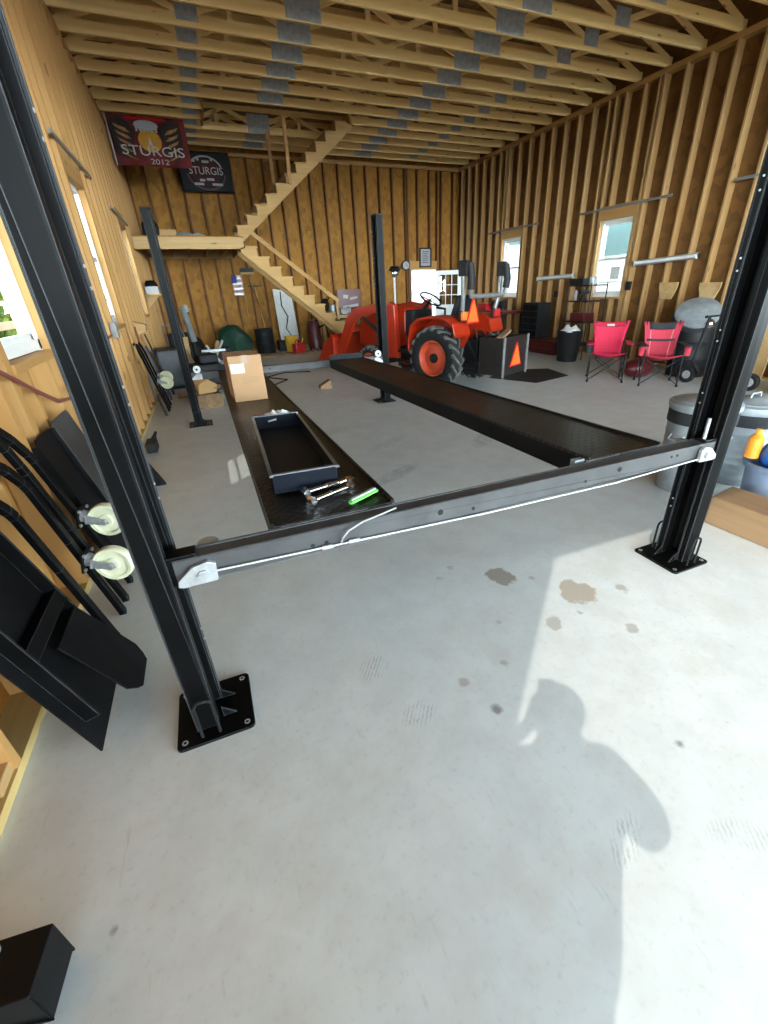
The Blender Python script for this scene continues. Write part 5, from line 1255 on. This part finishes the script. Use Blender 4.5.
for k in range(7): MB().box((-.05,-1+k*2.1,0), (.05,-.9+k*2.1,1.5)).build('fence_post', M['white'], fn)

# ------------------------------------------------------------------ photographer just behind the camera
CAM = Vector((.269, -1.4204, 1.497))
def skin(name, verts, edges, m, parent, sub=2, root=0):
    me = bpy.data.meshes.new(name); me.from_pydata([v[0] for v in verts], edges, [])
    o = bpy.data.objects.new(name, me); COL.objects.link(o); me.materials.append(m); o.parent = parent
    md = o.modifiers.new('skin', 'SKIN'); md.use_smooth_shade = True
    for i, v in enumerate(verts):
        r = v[1]; me.skin_vertices[0].data[i].radius = (r, r) if not isinstance(r, tuple) else r
    me.skin_vertices[0].data[root].use_root = True
    d = o.modifiers.new('sub', 'SUBSURF'); d.levels = sub; d.render_levels = sub
    return o
yaw = -.39
pg = thing('person', 'person in grey shirt and jeans standing at the open door, holding up a phone', 'person', (.068, -1.690, 0), yaw)
Li = pg.matrix_basis.inverted() if False else (Matrix.Translation((.068,-1.690,0)) @ Matrix.Rotation(yaw, 4, 'Z')).inverted()
ph = Li @ CAM + Vector((-.020,-.030,-.058)); phw = Li.inverted() @ ph
V = []; E_ = []
def chain(pts, start=None):
    prev = start
    for p, r in pts:
        V.append((Vector(p), r))
        if prev is not None: E_.append((prev, len(V)-1))
        prev = len(V)-1
    return prev
pel = chain([((0,0,.95), (.15,.10))])
ch_ = chain([((0,.01,1.10), (.135,.09)), ((0,.01,1.28), (.16,.10)), ((0,0,1.40), (.13,.08))], pel)
nk = chain([((0,.01,1.475), .070), ((0,.015,1.525), .062), ((0,.035,1.58), (.080,.092)), ((0,.035,1.655), (.092,.106)), ((0,.025,1.72), (.075,.085))], ch_)
chain([((0,.135,1.60), .012)], nk-2)
for s in (-1, 1):
    k_ = chain([((s*.10,0,.88), .085), ((s*.105,.01,.50), .060), ((s*.11,-.01,.28), .055), ((s*.11,-.03,.09), .040), ((s*.12,.05,.04), (.042,.035)), ((s*.13,.15,.03), (.035,.025))], pel)
    sh_ = chain([((s*.17,0,1.40), .060)], ch_)
    hx = ph.x + s*.048
    el = chain([((s*.30,.00,1.27), .050), ((s*.345,.03,1.16), .045)], sh_)
    hand = chain([((s*.22,ph.y*.62,1.22), .038), ((hx+s*.022,ph.y-.060,1.355), .028), ((hx+s*.010,ph.y-.035,1.405), (.030,.018))], el)
    for j in range(4):
        zz = 1.395+j*.019
        chain([((hx+s*.004,ph.y-.018,zz), .009), ((hx-s*.004,ph.y-.008,zz+.003), .008), ((hx-s*.018,ph.y-.006,zz+.004), .0075)], hand)
    chain([((hx-s*.005,ph.y-.045,1.43), .010), ((hx-s*.022,ph.y-.030,1.445), .009)], hand)
skin('body', V, E_, M['skin'], pg)
V, E_ = [], []
a0 = chain([((0,0,.78), (.22,.16)), ((0,0,.90), (.25,.17)), ((0,.01,1.05), (.25,.17)), ((0,.01,1.28), (.255,.165)), ((0,0,1.40), (.20,.12)), ((0,.005,1.475), (.105,.09))])
for s in (-1, 1): chain([((s*.20,0,1.385), .085), ((s*.305,.0,1.26), .080), ((s*.35,.03,1.15), .072)], 4)
skin('shirt', V, E_, M['shirt'], pg)
V, E_ = [], []
chain([((0,0,1.0), (.16,.13)), ((0,0,.90), (.17,.14))])
for s in (-1, 1): chain([((s*.12,0,.78), .115), ((s*.125,.01,.50), .10), ((s*.118,-.01,.28), .085), ((s*.115,-.03,.10), .078)], 1)
skin('jeans', V, E_, M['denim'], pg)
MB().ball((0,.012,1.690), (.096,.108,.078), 18).build('hair', M['hair'], pg, smooth=True)
fc = MB()
for s in (-1, 1): fc.ball((s*.034,.122,1.645), (.011,.008,.006), 10)
fc.each('eye', M['hair'], pg); MB().ball((0,.112,1.565), (.022,.010,.005), 10).build('mouth', M['redlens'], pg)
for s in (-1, 1): MB().ball((s*.092,.03,1.63), (.012,.025,.032), 10).build('ear', M['skin'], pg, smooth=True); MB().prism([(s*.12-.045,-.07,0), (s*.12+.045,-.07,0), (s*.12+.05,.10,0), (s*.12+.03,.19,0), (s*.12-.03,.19,0), (s*.12-.05,.10,0)], (0,0,.07)).build('shoe', M['charcoal'], pg, bevel=.015)
po = MB().box((-.036,-.004,-.075), (.036,.004,.075)).build('phone', M['black'], bevel=.003, loc=phw); po.rotation_euler = (R(-14),0,yaw)
tag(po, 'black phone held up by the person at the door', 'phone')

# ------------------------------------------------------------------ light
w = bpy.data.worlds.new('World'); S.world = w; w.use_nodes = True
nt = w.node_tree; bg = nt.nodes['Background']
sky = N(nt, 'ShaderNodeTexSky'); sky.sky_type = 'NISHITA'; sky.sun_disc = False
SUN_AZ, SUN_EL = 47.0, 46.1         # azimuth the light travels towards, from +y to +x
sky.sun_elevation = R(SUN_EL); sky.sun_rotation = R(SUN_AZ+180)
sky.air_density = 1.0; sky.dust_density = 2.5; sky.ozone_density = 1.0
# hazy bright sky: the haze is brightest towards the horizon
tcw = N(nt, 'ShaderNodeTexCoord'); spw = N(nt, 'ShaderNodeSeparateXYZ'); nt.links.new(tcw.outputs['Generated'], spw.inputs[0])
hz = math_(nt, 'POWER', math_(nt, 'SUBTRACT', 1, math_(nt, 'ABSOLUTE', spw.outputs[2]), None, True), 8.0)
haze = mixc(nt, hz, (.30,.38,.42), (27.0,32.4,34.6))
mx = mixc(nt, .96, sky.outputs[0], haze)
nt.links.new(mx, bg.inputs[0]); bg.inputs[1].default_value = 1.0
sl = bpy.data.lights.new('sun', 'SUN'); sl.energy = 1.0; sl.angle = R(.55); sl.color = (1,.93,.82)
so = bpy.data.objects.new('sun', sl); COL.objects.link(so)
dv = Vector((math.sin(R(SUN_AZ))*math.cos(R(SUN_EL)), math.cos(R(SUN_AZ))*math.cos(R(SUN_EL)), -math.sin(R(SUN_EL))))
so.rotation_euler = dv.to_track_quat('-Z', 'Y').to_euler(); so.location = (-4,-8,10)

# ------------------------------------------------------------------ camera
cd = bpy.data.cameras.new('camera'); co = bpy.data.objects.new('camera', cd); COL.objects.link(co)
yw, pt, rl, fpx, ppx, ppy = .3913, .4795, -.0352, 433.149, 403.849, 514.823
f = Vector((math.sin(yw)*math.cos(pt), math.cos(yw)*math.cos(pt), -math.sin(pt)))
r0 = Vector((math.cos(yw), -math.sin(yw), 0)); u0 = r0.cross(f)
rr = r0*math.cos(rl)+u0*math.sin(rl); uu = -r0*math.sin(rl)+u0*math.cos(rl)
co.matrix_world = Matrix(((rr.x,uu.x,-f.x,CAM.x), (rr.y,uu.y,-f.y,CAM.y), (rr.z,uu.z,-f.z,CAM.z), (0,0,0,1)))
cd.sensor_fit = 'VERTICAL'; cd.sensor_height = 36; cd.lens = fpx/1024*36
cd.shift_x = -(ppx-384)/1024; cd.shift_y = (ppy-512)/1024
cd.clip_start = .02; cd.clip_end = 300
S.camera = co
vs_ = S.view_settings; vs_.view_transform = 'Standard'; vs_.look = 'None'; vs_.gamma = 1; vs_.use_curve_mapping = False; vs_.exposure = 0.93
S.cycles.max_bounces = 10; S.cycles.diffuse_bounces = 6; S.cycles.glossy_bounces = 4; S.cycles.transparent_max_bounces = 16
S.cycles.use_denoising = True; S.cycles.sample_clamp_indirect = 8
